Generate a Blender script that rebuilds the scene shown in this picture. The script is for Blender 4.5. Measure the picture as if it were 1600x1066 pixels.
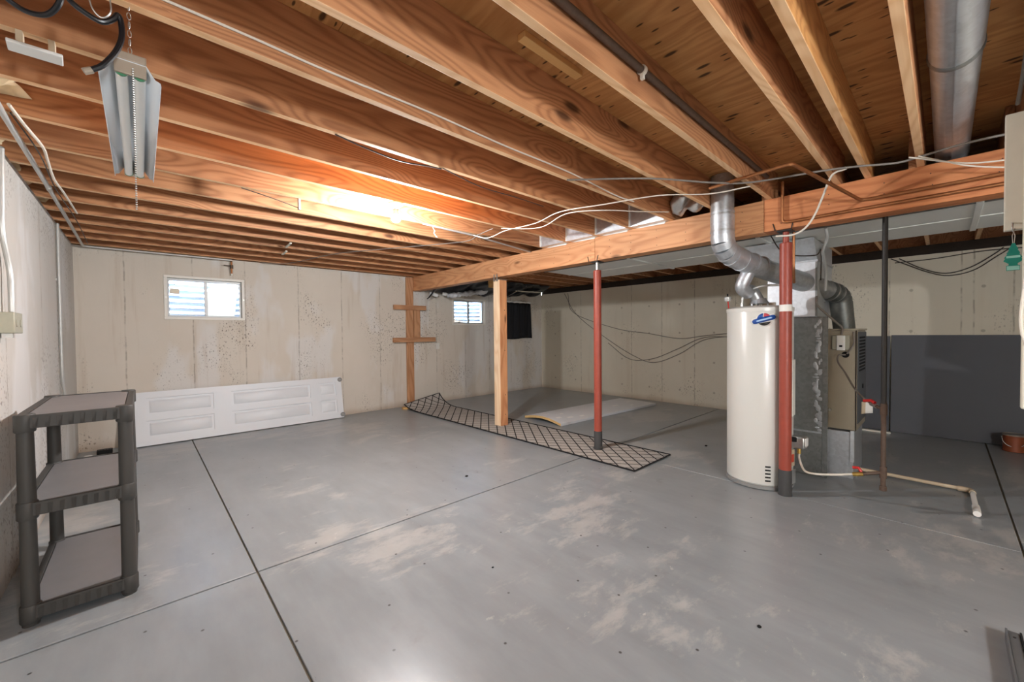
import bpy, bmesh, math, random
from math import sin, cos, pi, radians, sqrt
from mathutils import Vector, Matrix
random.seed(7)
for o in list(bpy.data.objects): bpy.data.objects.remove(o)
scene = bpy.context.scene
COL = scene.collection

# ------------------------------------------------------------------ camera
CAM_H = 1.35
yaw, pitch, roll = radians(47.23), radians(-1.125), radians(-0.549)
fwd = Vector((cos(yaw)*cos(pitch), sin(yaw)*cos(pitch), sin(pitch)))
rgt = Vector((sin(yaw), -cos(yaw), 0)); upv = rgt.cross(fwd)
r2 = cos(roll)*rgt + sin(roll)*upv; u2 = -sin(roll)*rgt + cos(roll)*upv
cd = bpy.data.cameras.new('camera'); cam = bpy.data.objects.new('camera', cd); COL.objects.link(cam)
cd.sensor_width = 36; cd.lens = 36*626.4/1600; cd.clip_start = .02; cd.clip_end = 200
mw = Matrix.Identity(4)
for i in range(3):
    mw[i][0] = r2[i]; mw[i][1] = u2[i]; mw[i][2] = -fwd[i]
mw[2][3] = CAM_H
cam.matrix_world = mw
scene.camera = cam

# ------------------------------------------------------------------ world, exposure
w = bpy.data.worlds.new('world'); scene.world = w; w.use_nodes = True
bg = w.node_tree.nodes['Background']; bg.inputs[0].default_value = (.80, .90, 1, 1); bg.inputs[1].default_value = 90.0
scene.view_settings.view_transform = 'Standard'; scene.view_settings.look = 'None'
scene.view_settings.exposure = 0.58; scene.view_settings.gamma = 1
scene.view_settings.use_curve_mapping = False
BULB_STRENGTH = 2700.0      # the bare bulb in view
FILL_STRENGTH = 180.0       # added fill globe, unseen behind the viewpoint

# ------------------------------------------------------------------ materials
MATS = {}
class G:
    """tiny node-graph helper"""
    def __init__(s, name):
        s.m = bpy.data.materials.new(name); s.m.use_nodes = True; s.t = s.m.node_tree
        s.b = s.t.nodes['Principled BSDF']; MATS[name] = s.m
    def n(s, typ, **props):
        x = s.t.nodes.new(typ)
        for k, v in props.items(): setattr(x, k, v)
        return x
    def put(s, sock, v):
        if v is None: return
        if isinstance(v, bpy.types.NodeSocket): s.t.links.new(v, sock)
        else:
            if isinstance(v, (tuple, list)) and len(v) == 3 and sock.type == 'RGBA': v = (*v, 1)
            sock.default_value = v
    def co(s, scale=(1,1,1), loc=(0,0,0), rot=(0,0,0), rand=False, kind='Object'):
        c = s.n('ShaderNodeTexCoord').outputs[kind]
        if rand:
            oi = s.n('ShaderNodeObjectInfo').outputs['Random']
            a = s.n('ShaderNodeVectorMath', operation='MULTIPLY_ADD'); cx = s.n('ShaderNodeCombineXYZ')
            for i, k in enumerate((31.7, 17.3, 23.1)):
                s.t.links.new(s.math('MULTIPLY', oi, k), cx.inputs[i])
            a2 = s.n('ShaderNodeVectorMath', operation='ADD'); s.t.links.new(c, a2.inputs[0]); s.t.links.new(cx.outputs[0], a2.inputs[1]); c = a2.outputs[0]
        mp = s.n('ShaderNodeMapping'); s.t.links.new(c, mp.inputs[0])
        mp.inputs[1].default_value = loc; mp.inputs[2].default_value = rot; mp.inputs[3].default_value = scale
        return mp.outputs[0]
    def noise(s, co, scale=1, detail=4, rough=.55, dist=0):
        x = s.n('ShaderNodeTexNoise'); s.put(x.inputs['Vector'], co)
        x.inputs['Scale'].default_value = scale; x.inputs['Detail'].default_value = detail
        x.inputs['Roughness'].default_value = rough; x.inputs['Distortion'].default_value = dist
        return x.outputs['Fac']
    def voro(s, co, scale=1, rnd=1, dim='3D'):
        x = s.n('ShaderNodeTexVoronoi'); x.voronoi_dimensions = dim; s.put(x.inputs['Vector'], co); x.inputs['Scale'].default_value = scale
        x.inputs['Randomness'].default_value = rnd
        return x.outputs['Distance'], x.outputs['Color']
    def math(s, op, a, b=None, c=None, clamp=False):
        x = s.n('ShaderNodeMath', operation=op); x.use_clamp = clamp
        for i, v in enumerate((a, b, c)): s.put(x.inputs[i], v)
        return x.outputs[0]
    def step(s, v, lo, hi):
        x = s.n('ShaderNodeMapRange'); x.interpolation_type = 'SMOOTHSTEP'
        s.put(x.inputs[0], v); x.inputs[1].default_value = lo; x.inputs[2].default_value = hi
        return x.outputs[0]
    def mix(s, f, a, b):
        x = s.n('ShaderNodeMix', data_type='RGBA')
        s.put(x.inputs[0], f); s.put(x.inputs[6], a); s.put(x.inputs[7], b); return x.outputs[2]
    def mul(s, a, f):
        x = s.n('ShaderNodeMix', data_type='RGBA', blend_type='MULTIPLY'); x.inputs[0].default_value = 1
        s.put(x.inputs[6], a)
        cx = s.n('ShaderNodeCombineColor')
        for i in range(3): s.put(cx.inputs[i], f)
        s.t.links.new(cx.outputs[0], x.inputs[7]); return x.outputs[2]
    def sep(s, co):
        x = s.n('ShaderNodeSeparateXYZ'); s.t.links.new(co, x.inputs[0]); return x.outputs
    def bump(s, h, strength=.3, dist=.01):
        x = s.n('ShaderNodeBump'); s.put(x.inputs['Height'], h); x.inputs['Strength'].default_value = strength; x.inputs['Distance'].default_value = dist
        s.t.links.new(x.outputs[0], s.b.inputs['Normal'])
    def out(s, color=None, rough=None, metal=None, spec=None):
        s.put(s.b.inputs['Base Color'], color); s.put(s.b.inputs['Roughness'], rough)
        s.put(s.b.inputs['Metallic'], metal); s.put(s.b.inputs['Specular IOR Level'], spec)
        return s.m
def lin(r, g, b):
    f = lambda c: ((c/255+.055)/1.055)**2.4 if c > 10 else c/255/12.92
    return (f(r), f(g), f(b))
def plain(name, c, rough=.5, metal=0, var=.08, nscale=30, spec=.5, bump=0):
    g = G(name); n = g.noise(g.co(rand=True), nscale, 3)
    f = g.math('MULTIPLY_ADD', n, 2*var, 1-var)
    if bump: g.bump(n, bump, .004)
    return g.out(g.mul(c, f), rough, metal, spec)
def wood(name, c1, c2, axis=0, knots=1, rvar=.25, ring=26, rough=.6):
    """sawn lumber: cathedral grain, fine streaks, knots; grain runs along the given local axis"""
    g = G(name)
    def sc(al, ac):
        v = [ac]*3; v[axis] = al; return tuple(v)
    c0 = g.co(rand=True)
    def mp(scale):
        m = g.n('ShaderNodeMapping'); g.t.links.new(c0, m.inputs[0]); m.inputs[3].default_value = scale; return m.outputs[0]
    kd, kc = g.voro(mp(sc(1.5, 4.4)), 1, .95)
    kr = g.sep(kc)[0]
    knot = g.math('MULTIPLY', g.math('SUBTRACT', 1, g.step(kd, .05, .15)), g.step(kr, .45, .5))
    near = g.math('MULTIPLY', g.math('SUBTRACT', 1, g.step(kd, .05, .5)), g.step(kr, .45, .5))
    base = g.noise(mp(sc(.55, 3.2)), 1, 2, .4)
    v = g.math('ADD', base, g.math('MULTIPLY', near, -.12*knots))
    s_ = g.math('SINE', g.math('MULTIPLY', v, ring*6.28))
    s_ = g.math('MULTIPLY_ADD', s_, .5, .5)
    s_ = g.math('POWER', s_, 1.8)
    fine = g.noise(mp(sc(2.5, 95)), 1, 3, .6)
    f = g.math('ADD', g.math('MULTIPLY', s_, .45), g.math('MULTIPLY', fine, .55))
    broad = g.noise(mp(sc(.7, 2.5)), 1.3, 3)
    col = g.mix(f, c1, c2)
    col = g.mul(col, g.math('MULTIPLY_ADD', broad, .7, .65))
    oi = g.n('ShaderNodeObjectInfo').outputs['Random']
    col = g.mul(col, g.math('MULTIPLY_ADD', oi, 2*rvar, 1-rvar))
    if knots:
        col = g.mix(g.math('MULTIPLY', knot, .85), col, (c2[0]*.16, c2[1]*.12, c2[2]*.1))
    g.bump(fine, .15, .003)
    return g.out(col, rough, 0, .35)

WOOD_A, WOOD_B = lin(206, 128, 74), lin(156, 80, 40)
wood('joist_wood', lin(204,148,104), lin(142,90,58), 0, 1, .16)
wood('joist_wood_light', lin(222,166,104), lin(176,118,66), 0, 1, .08)
wood('joist_edge', lin(242,202,158), lin(216,166,118), 0, .4, .08)  # paler sawn edge, with light bounced off the floor partly in the colour
wood('beam_wood', lin(222,168,122), lin(188,126,84), 1, 1, .06, 16)
wood('beam_wood_orange', lin(206,138,90), lin(168,98,60), 1, 1, .05, 16)
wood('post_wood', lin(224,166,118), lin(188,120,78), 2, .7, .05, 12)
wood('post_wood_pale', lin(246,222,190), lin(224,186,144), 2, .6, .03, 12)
wood('stud_wood', lin(206,158,118), lin(164,112,76), 2, .8, .06, 12)
wood('stud_wood_cross', lin(206,158,118), lin(164,112,76), 0, .5, .06, 12)
wood('scrap_wood', lin(226,184,120), lin(188,138,78), 0, .4, .05, 12)
wood('cleat_wood', lin(236,194,130), lin(206,156,96), 0, .4, .02, 12)

def plywood():
    g = G('plywood'); c = g.co()
    def mp(scale, loc=(0,0,0)):
        m = g.n('ShaderNodeMapping'); g.t.links.new(c, m.inputs[0]); m.inputs[3].default_value = scale; m.inputs[1].default_value = loc; return m.outputs[0]
    base = g.noise(mp((4, .8, 1)), 1, 3, .5, .6)
    rings = g.math('MULTIPLY_ADD', g.math('SINE', g.math('MULTIPLY', base, 60)), .5, .5)
    fine = g.noise(mp((60, 2.5, 1)), 1, 3, .6)
    f = g.math('ADD', g.math('MULTIPLY', rings, .4), g.math('MULTIPLY', fine, .5))
    col = g.mix(f, lin(222,166,106), lin(174,114,62))
    big = g.noise(mp((1.2, .9, 1)), 1, 3)
    col = g.mul(col, g.math('MULTIPLY_ADD', big, .7, .62))
    for (sc, thr, lo) in (((10, 3.6, 1), .60, (.0, .2)), ((22, 7, 1), .72, (.0, .2))):
        d, cc = g.voro(mp(sc, (3.3, 1.7, 0)), 1, 1, '2D'); rr = g.sep(cc)[1]
        k = g.math('MULTIPLY', g.math('SUBTRACT', 1, g.step(d, .07, .16)), g.step(rr, thr, thr+.03))
        col = g.mix(g.math('MULTIPLY', k, .88), col, lin(44, 24, 12))
    g.bump(fine, .15, .003)
    return g.out(col, .65, 0, .3)
plywood()

def concrete_floor():
    g = G('concrete_floor'); c = g.co()
    def mp(scale, loc=(0,0,0), rot=(0,0,0)):
        m = g.n('ShaderNodeMapping'); g.t.links.new(c, m.inputs[0]); m.inputs[3].default_value = scale; m.inputs[1].default_value = loc; m.inputs[2].default_value = rot; return m.outputs[0]
    cloud = g.noise(mp((1,1,1)), 1.1, 5, .6)
    streak = g.noise(mp((3.2, .8, 1), rot=(0,0,.25)), 2.2, 5, .6)
    col = g.mix(cloud, lin(126,132,136), lin(157,162,164))
    col = g.mul(col, g.math('MULTIPLY_ADD', streak, .5, .74))
    # worn bare patches, pale tan, with ragged edges
    big = g.noise(mp((1,1,1), (5.2, 1.1, 0)), .75, 2, .5)
    rag = g.noise(mp((1.0,2.0,1), (1,4,0), (0,0,.5)), 2.6, 10, .70, .2)
    pat = g.math('ADD', g.math('MULTIPLY', big, .62), g.math('MULTIPLY', rag, .6))
    worn = g.step(pat, .645, .735)
    tan = g.mix(g.noise(mp((1,1,1)), 9, 4), lin(168,167,163), lin(200,198,193))
    col = g.mix(g.math('MULTIPLY', worn, .55), col, tan)
    # small bright scuffs
    sc = g.noise(mp((1,1.8,1), (8,2,0)), 7, 6, .7)
    scf = g.math('MULTIPLY', g.step(sc, .64, .69), g.step(big, .42, .6))
    col = g.mix(g.math('MULTIPLY', scf, .55), col, lin(206,204,196))
    # dark damp stains
    st = g.noise(mp((1,1,1), (3,7,0)), 1.9, 5, .65)
    col = g.mix(g.math('MULTIPLY', g.step(st, .62, .72), .30), col, lin(104,100,92))
    d, cc = g.voro(mp((1,1,1)), 3.3, 1, '2D')
    spot = g.math('MULTIPLY', g.math('SUBTRACT', 1, g.step(d, .012, .03)), g.step(g.sep(cc)[0], .5, .55))
    col = g.mix(g.math('MULTIPLY', spot, .9), col, lin(50,46,42))
    ro = g.math('ADD', g.math('MULTIPLY_ADD', worn, .07, .24), g.math('MULTIPLY', streak, .12))
    fine = g.noise(c, 120, 3)
    h = g.math('ADD', g.math('MULTIPLY', fine, .12), g.math('ADD', g.math('MULTIPLY', worn, -.15), g.math('MULTIPLY', streak, .3)))
    g.bump(h, .18, .004)
    return g.out(col, ro, 0, .6)
concrete_floor()
plain('joint_dirt', lin(120,114,100), .9, 0, .35, 14)
plain('joint_fill', lin(170,168,160), .8, 0, .2, 20)

def concrete_wall(name, c1, c2, axis, seams, pits=.5, stain=.3, ties=0, white=.0, runs=.25):
    """poured wall: form seams at given positions along the wall, bug holes, stains, patch paint"""
    g = G(name); c = g.co(); xyz = g.sep(c); u = xyz[axis]; z = xyz[2]
    def mp(scale, loc=(0,0,0)):
        m = g.n('ShaderNodeMapping'); g.t.links.new(c, m.inputs[0]); m.inputs[3].default_value = scale; m.inputs[1].default_value = loc; return m.outputs[0]
    cl = g.noise(mp((1,1,.8)), 1.2, 5, .6)
    col = g.mix(cl, c1, c2)
    if white:
        p = g.step(g.noise(mp((1.6,1.6,.7), (4.4,2.1,0)), .8, 4, .55, .15), .52, .60)
        col = g.mix(g.math('MULTIPLY', p, white), col, lin(226,228,230))
    run = g.noise(mp((5,5,.35), (0,3,1)), 1.4, 4, .6)
    col = g.mix(g.math('MULTIPLY', g.step(run, .55, .72), runs), col, lin(164,136,102))
    # bug holes in clusters
    cluster = g.step(g.noise(mp((1,1,.7), (9,3,5)), 1.6, 3), .60-.18*pits, .72-.1*pits)
    hole = None
    cx_ = g.n('ShaderNodeCombineXYZ'); g.t.links.new(u, cx_.inputs[0]); g.t.links.new(g.math('MULTIPLY', z, .6), cx_.inputs[1]); uz = cx_.outputs[0]
    for sc, lo, hi in ((26, .10, .24), (55, .1, .26)):
        d, cc = g.voro(uz, sc, 1, '2D'); rr = g.sep(cc)[0]
        k = g.math('MULTIPLY', g.math('SUBTRACT', 1, g.step(d, lo, hi)), g.step(rr, .62, .66))
        hole = k if hole is None else g.math('MAXIMUM', hole, k)
    hole = g.math('MULTIPLY', hole, cluster)
    col = g.mix(g.math('MULTIPLY', hole, .8), col, lin(98,86,72))
    seam = None
    wob = g.math('MULTIPLY_ADD', g.noise(c, 5, 3), .02, -.01)
    uu = g.math('ADD', u, wob)
    for s0 in seams:
        k = g.math('SUBTRACT', 1, g.step(g.math('ABSOLUTE', g.math('SUBTRACT', uu, s0)), .003, .011))
        seam = k if seam is None else g.math('MAXIMUM', seam, k)
    if seam is not None:
        brk = g.step(g.noise(mp((1,1,3)), 3, 4), .40, .58)
        seam = g.math('MULTIPLY', seam, g.math('MULTIPLY_ADD', brk, .8, .2))
        col = g.mix(g.math('MULTIPLY', seam, .5), col, lin(120,108,90))
    if ties:
        fu = g.math('SUBTRACT', g.math('FRACT', g.math('DIVIDE', u, .61)), .5)
        fz = g.math('SUBTRACT', g.math('FRACT', g.math('DIVIDE', z, .53)), .5)
        dd = g.math('SQRT', g.math('ADD', g.math('POWER', g.math('MULTIPLY', fu, .61), 2), g.math('POWER', g.math('MULTIPLY', fz, .53), 2)))
        t = g.math('SUBTRACT', 1, g.step(dd, .012, .024))
        col = g.mix(g.math('MULTIPLY', t, ties), col, lin(120,110,94))
    # damp dirt at the footing
    ft = g.math('MULTIPLY', g.math('SUBTRACT', 1, g.step(g.math('ADD', z, g.math('MULTIPLY', cl, .16)), .06, .2)), .45)
    col = g.mix(ft, col, lin(150,118,84))
    h = g.math('ADD', g.math('MULTIPLY', g.noise(c, 40, 4), .3), g.math('MULTIPLY', hole, -1.0))
    if seam is not None: h = g.math('ADD', h, g.math('MULTIPLY', seam, .5))
    g.bump(h, .35, .006)
    return g.out(col, .85, 0, .25)
concrete_wall('wall_left_concrete', lin(186,181,172), lin(208,206,202), 1, [2.3, 3.6, 4.75, 5.9], 1.0, runs=.15, white=.35)
concrete_wall('wall_back_concrete', lin(204,195,181), lin(224,216,204), 0, [-.14, .52, 1.11, 1.81, 2.47, 3.13, 4.3, 5.0, 5.65, 6.3], .62, white=.42)
concrete_wall('wall_right_concrete', lin(206,198,178), lin(224,217,200), 1, [5.63, 4.35, 3.7, 3.08, 2.4, 1.7, .51, -.13, -.23, -.53, -1.2], .38, ties=.5, runs=.12)
concrete_wall('wall_plain_concrete', lin(200,192,176), lin(222,214,200), 0, [1,2,3,4,5,6], .4)

def metal(name, c, rough=.38, mott=.5, metallic=.75):
    """galvanised sheet: soft spangle"""
    g = G(name); co = g.co(rand=True)
    d, cc = g.voro(co, 45); n = g.noise(co, 6, 5, .65)
    f = g.math('ADD', g.math('MULTIPLY', g.sep(cc)[0], .35), g.math('MULTIPLY', n, .65))
    col = g.mul(c, g.math('MULTIPLY_ADD', f, mott*1.1, 1-mott*.62))
    g.bump(n, .08, .01)
    return g.out(col, g.math('MULTIPLY_ADD', f, .25, rough-.1), metallic, .5)
metal('galvanised', lin(198,202,206), .42, .4)
metal('galvanised_dark', lin(140,142,140), .45, .6)
metal('galvanised_bright', lin(222,226,230), .4, .3)
metal('flue_metal', lin(186,188,188), .38, .5)
metal('flue_metal_dark', lin(120,122,118), .4, .5)
metal('copper', lin(168,112,72), .42, .4, .8)
metal('brass', lin(206,172,96), .35, .3, .9)
metal('steel', lin(190,190,186), .35, .3, .85)
plain('duct_white', lin(236,236,230), .5, .1, .05, 3)
plain('black_iron', lin(50,48,46), .5, .3, .3, 40)
plain('iron_rust', lin(92,74,62), .7, .2, .35, 40)
plain('red_paint', lin(158,72,56), .42, 0, .14, 18)
plain('charcoal_sleeve', lin(66,66,66), .75, 0, .15, 30)
plain('red_handle', lin(186,30,26), .4)
plain('heater_enamel', lin(214,213,206), .28, 0, .015, 2)
plain('heater_ring', lin(150,150,148), .4, .2)
plain('furnace_beige', lin(160,150,130), .45, .1, .05, 6)
plain('furnace_grey', lin(84,86,90), .6, 0, .06, 8)
plain('hole_black', lin(14,14,14), .9)
plain('white_plastic', lin(232,232,228), .4, 0, .02)
plain('label_white', lin(236,234,226), .6, 0, .03)
plain('label_tan', lin(196,178,150), .7, 0, .1)
plain('label_red', lin(196,70,50), .6, 0, .06)
plain('badge_blue', lin(30,78,156), .4, 0, .05)
plain('badge_pale', lin(170,206,240), .5, 0, .05)
plain('badge_red', lin(206,70,80), .4, 0, .05)
plain('badge_black', lin(34,34,30), .4, 0, .05)
plain('shelf_plastic', lin(64,62,59), .55, 0, .06, 12)
plain('shelf_top_plastic', lin(118,115,115), .5, 0, .10, 7)
plain('door_white', lin(224,227,230), .42, 0, .015, 3)
plain('door_core', lin(212,178,120), .8, 0, .2, 20)
plain('smear_white', lin(248,248,246), .6, 0, .03)
plain('reflector_white', lin(214,218,222), .35, .1, .02)
plain('ballast_tan', lin(168,156,140), .45, .3, .04)
plain('tube_white', lin(236,238,236), .3, 0, .01)
plain('socket_green', lin(70,140,100), .4)
plain('rubber_black', lin(22,24,28), .32, 0, .1)
plain('cable_white', lin(222,214,200), .55, 0, .08)
plain('cable_grey', lin(128,120,112), .6, 0, .12)
plain('cable_dark', lin(62,54,48), .6, 0, .15)
plain('conduit_grey', lin(190,190,186), .4, .35, .06, 20)
plain('box_grey', lin(170,168,150), .5, .3, .08, 18)
plain('insulation', lin(222,200,162), .95, 0, .4, 14, bump=.6)
plain('foil', lin(206,206,204), .3, .8, .3, 25, bump=.6)
plain('porcelain', lin(236,234,228), .3, 0, .02)
plain('black_plastic', lin(26,27,32), .28, 0, .3, 8, bump=.3)
plain('white_wrap', lin(216,216,218), .45, 0, .1, 14, bump=.4)
plain('curtain_black', lin(26,26,30), .9, 0, .15, 60)
plain('window_frame', lin(232,228,218), .45, 0, .04, 8)
plain('window_sash', lin(172,172,170), .4, .25, .05, 8)
plain('gasket', lin(120,118,116), .5, 0, .05)
plain('paper_label', lin(236,226,206), .7, 0, .04)
plain('soil', lin(70,54,40), .95, 0, .4, 12, bump=.6)
plain('cover_board', lin(214,206,198), .6, 0, .10, 5)
metal('well_metal', lin(186,202,222), .4, .25, .35)
plain('panel_grey', lin(80,82,87), .62, 0, .05, 4)
plain('panel_grey_darker', lin(74,76,81), .62, 0, .05, 4)
plain('trim_white', lin(226,222,206), .5, 0, .05, 10)
plain('painted_board', lin(228,222,204), .5, 0, .06, 14)
plain('air_green', lin(22,140,122), .6, 0, .06)
plain('air_pale', lin(160,222,206), .6, 0, .05)
plain('pvc_tan', lin(206,188,160), .45, 0, .08)
plain('pvc_white', lin(238,236,230), .4, 0, .03)
plain('can_rust', lin(132,66,34), .55, .2, .35, 9)
plain('can_rim', lin(150,142,132), .4, .6, .2)
plain('paint_black', lin(20,20,20), .4)
plain('rail_grey', lin(112,114,116), .45, .4, .08)
plain('sill_dark', lin(46,36,28), .9, 0, .3)
plain('outlet_white', lin(224,222,214), .5)
g = G('bulb_glow'); g.put(g.b.inputs['Emission Color'], (.98, .98, 1)); g.b.inputs['Emission Strength'].default_value = BULB_STRENGTH; g.out((1,1,1), .3)
g = G('fill_glow'); g.put(g.b.inputs['Emission Color'], (.90, .95, 1)); g.b.inputs['Emission Strength'].default_value = FILL_STRENGTH; g.out((1,1,1), .3)
def glass_mat():
    g = G('pane_glass'); t = g.t
    tr = g.n('ShaderNodeBsdfTransparent'); gl = g.n('ShaderNodeBsdfGlossy'); gl.inputs['Roughness'].default_value = .03
    tr.inputs[0].default_value = (.93, .97, .98, 1)
    fr = g.n('ShaderNodeFresnel'); fr.inputs[0].default_value = 1.45
    mx = g.n('ShaderNodeMixShader'); t.links.new(fr.outputs[0], mx.inputs[0]); t.links.new(tr.outputs[0], mx.inputs[1]); t.links.new(gl.outputs[0], mx.inputs[2])
    t.links.new(mx.outputs[0], t.nodes['Material Output'].inputs[0])
glass_mat()
def mat_pattern():
    """runner: beige with a black diamond trellis"""
    g = G('mat_trellis'); c = g.co(); xyz = g.sep(c)
    a = g.math('DIVIDE', xyz[0], .150); b = g.math('DIVIDE', xyz[1], .185)
    line = None
    for s_ in (1, -1):
        v = g.math('ADD', a, g.math('MULTIPLY', b, s_))
        d = g.math('ABSOLUTE', g.math('SUBTRACT', g.math('FRACT', v), .5))
        k = g.math('SUBTRACT', 1, g.step(d, .045, .075))
        line = k if line is None else g.math('MAXIMUM', line, k)
    n = g.noise(c, 60, 4)
    base = g.mix(n, lin(150,146,140), lin(196,191,184))
    col = g.mix(line, base, lin(24,23,23))
    g.bump(n, .3, .004)
    return g.out(col, .95, 0, .1)
mat_pattern()
plain('mat_border', lin(26,25,26), .9, 0, .2, 40)

# ------------------------------------------------------------------ mesh helpers
class MB:
    def __init__(s): s.v = []; s.f = []
    def box(s, x0, x1, y0, y1, z0, z1):
        i = len(s.v)
        s.v += [(x0,y0,z0),(x1,y0,z0),(x1,y1,z0),(x0,y1,z0),(x0,y0,z1),(x1,y0,z1),(x1,y1,z1),(x0,y1,z1)]
        s.f += [(i,i+3,i+2,i+1),(i+4,i+5,i+6,i+7),(i,i+1,i+5,i+4),(i+1,i+2,i+6,i+5),(i+2,i+3,i+7,i+6),(i+3,i,i+4,i+7)]
        return s
    def hexa(s, bot, top):
        i = len(s.v); s.v += list(bot)+list(top)
        s.f += [(i,i+3,i+2,i+1),(i+4,i+5,i+6,i+7),(i,i+1,i+5,i+4),(i+1,i+2,i+6,i+5),(i+2,i+3,i+7,i+6),(i+3,i,i+4,i+7)]
        return s
    def prism(s, poly, fn, h0, h1):
        """poly: list of 2D points; fn(a,b,h) -> 3D point"""
        n = len(poly); i = len(s.v)
        s.v += [fn(a,b,h0) for a,b in poly]+[fn(a,b,h1) for a,b in poly]
        s.f += [tuple(range(i+n-1, i-1, -1)), tuple(range(i+n, i+2*n))]
        s.f += [(i+k, i+(k+1)%n, i+n+(k+1)%n, i+n+k) for k in range(n)]
        return s
    def tube(s, pts, r, seg=8, cap=True, radii=None):
        P = [Vector(p) for p in pts]; n = len(P); i0 = len(s.v); prev = None
        for k in range(n):
            t = (P[min(k+1,n-1)]-P[max(k-1,0)]).normalized()
            if prev is None:
                a = t.orthogonal().normalized()
            else:
                a = (prev - t*prev.dot(t)).normalized()
            prev = a; b = t.cross(a)
            rr = radii[k] if radii else r
            for j in range(seg):
                q = P[k]+(a*cos(2*pi*j/seg)+b*sin(2*pi*j/seg))*rr; s.v.append(tuple(q))
        for k in range(n-1):
            for j in range(seg):
                a_ = i0+k*seg+j; b_ = i0+k*seg+(j+1)%seg
                s.f.append((a_, b_, b_+seg, a_+seg))
        if cap:
            s.f.append(tuple(i0+j for j in range(seg-1,-1,-1))); s.f.append(tuple(i0+(n-1)*seg+j for j in range(seg)))
        return s
    def lathe(s, prof, c=(0,0,0), seg=24, axis='z', cap=True):
        i0 = len(s.v); n = len(prof)
        for r, h in prof:
            for j in range(seg):
                a = 2*pi*j/seg; x, y = r*cos(a), r*sin(a)
                p = {'z':(x,y,h),'x':(h,x,y),'y':(y,h,x)}[axis]
                s.v.append((c[0]+p[0], c[1]+p[1], c[2]+p[2]))
        for k in range(n-1):
            for j in range(seg):
                a_ = i0+k*seg+j; b_ = i0+k*seg+(j+1)%seg
                s.f.append((a_, b_, b_+seg, a_+seg))
        if cap:
            s.f.append(tuple(i0+j for j in range(seg-1,-1,-1))); s.f.append(tuple(i0+(n-1)*seg+j for j in range(seg)))
        return s
    def ball(s, c, r, seg=10, sq=(1,1,1)):
        i0 = len(s.v); rings = seg//2+1
        for k in range(rings+1):
            th = pi*k/rings
            rr = max(sin(th), .02)
            for j in range(seg):
                a = 2*pi*j/seg
                s.v.append((c[0]+r*sq[0]*rr*cos(a), c[1]+r*sq[1]*rr*sin(a), c[2]-r*sq[2]*cos(th)))
        for k in range(rings):
            for j in range(seg):
                a_ = i0+k*seg+j; b_ = i0+k*seg+(j+1)%seg
                s.f.append((a_, b_, b_+seg, a_+seg))
        s.f.append(tuple(i0+j for j in range(seg-1,-1,-1))); s.f.append(tuple(i0+rings*seg+j for j in range(seg)))
        return s
    def grid(s, fn, nu, nv, skip=None):
        i0 = len(s.v)
        for a in range(nu+1):
            for b in range(nv+1): s.v.append(tuple(fn(a/nu, b/nv)))
        for a in range(nu):
            for b in range(nv):
                if skip and skip((a+.5)/nu, (b+.5)/nv): continue
                k = i0+a*(nv+1)+b; s.f.append((k, k+nv+1, k+nv+2, k+1))
        return s
    def build(s, name, mat, parent=None, bevel=0, smooth=True, solid=0, segs=2, flip=False):
        me = bpy.data.meshes.new(name)
        org = Vector(parent['_org']) if parent is not None and '_org' in parent else Vector((0,0,0))
        me.from_pydata([tuple(Vector(p)-org) for p in s.v], [], s.f)
        mats = mat if isinstance(mat, (list, tuple)) else [mat]
        for m_ in mats: me.materials.append(MATS[m_])
        bm = bmesh.new(); bm.from_mesh(me); bmesh.ops.recalc_face_normals(bm, faces=bm.faces)
        bm.to_mesh(me); bm.free()
        if smooth:
            me.polygons.foreach_set('use_smooth', [True]*len(me.polygons)); me.set_sharp_from_angle(angle=radians(35))
        o = bpy.data.objects.new(name, me); COL.objects.link(o)
        if parent is not None:
            o.parent = parent; o['_org'] = tuple(org)
        if solid:
            md = o.modifiers.new('solidify', 'SOLIDIFY'); md.thickness = solid; md.offset = 0
        if bevel:
            md = o.modifiers.new('bevel', 'BEVEL'); md.width = bevel; md.segments = segs; md.limit_method = 'ANGLE'; md.angle_limit = radians(40)
        return o
def bez(pts, n=8):
    """Catmull-Rom through points"""
    P = [Vector(p) for p in pts]
    if len(P) < 3: return P
    Q = [P[0]*2-P[1]]+P+[P[-1]*2-P[-2]]; out = []
    for i in range(1, len(Q)-2):
        for k in range(n):
            t = k/n; a,b,c,d = Q[i-1],Q[i],Q[i+1],Q[i+2]
            out.append(.5*((2*b)+(c-a)*t+(2*a-5*b+4*c-d)*t*t+(3*b-a-3*c+d)*t**3))
    out.append(P[-1]); return out
def elbow(pts, rad, n=6):
    """polyline with rounded corners"""
    P = [Vector(p) for p in pts]; out = [P[0]]
    for i in range(1, len(P)-1):
        a = (P[i-1]-P[i]); b = (P[i+1]-P[i]); r = min(rad, a.length*.45, b.length*.45)
        p0 = P[i]+a.normalized()*r; p2 = P[i]+b.normalized()*r
        for k in range(n+1):
            t = k/n; out.append(p0*(1-t)**2+P[i]*2*t*(1-t)+p2*t*t)
    out.append(P[-1]); return out
def tag(o, label=None, cat=None, group=None, kind=None):
    if label: o['label'] = label
    if cat: o['category'] = cat
    if group: o['group'] = group
    if kind: o['kind'] = kind
    return o
def thing(name, loc, label, cat, group=None):
    o = bpy.data.objects.new(name, None); COL.objects.link(o); o.location = loc; o['_org'] = tuple(loc)
    o.empty_display_size = .1
    return tag(o, label, cat, group)
def solo(mb, name, mat, label, cat, group=None, **k):
    return tag(mb.build(name, mat, **k), label, cat, group)
def struct(mb, name, mat, parent=None, **k):
    o = mb.build(name, mat, parent, **k)
    if parent is None: o['kind'] = 'structure'
    return o

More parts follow.
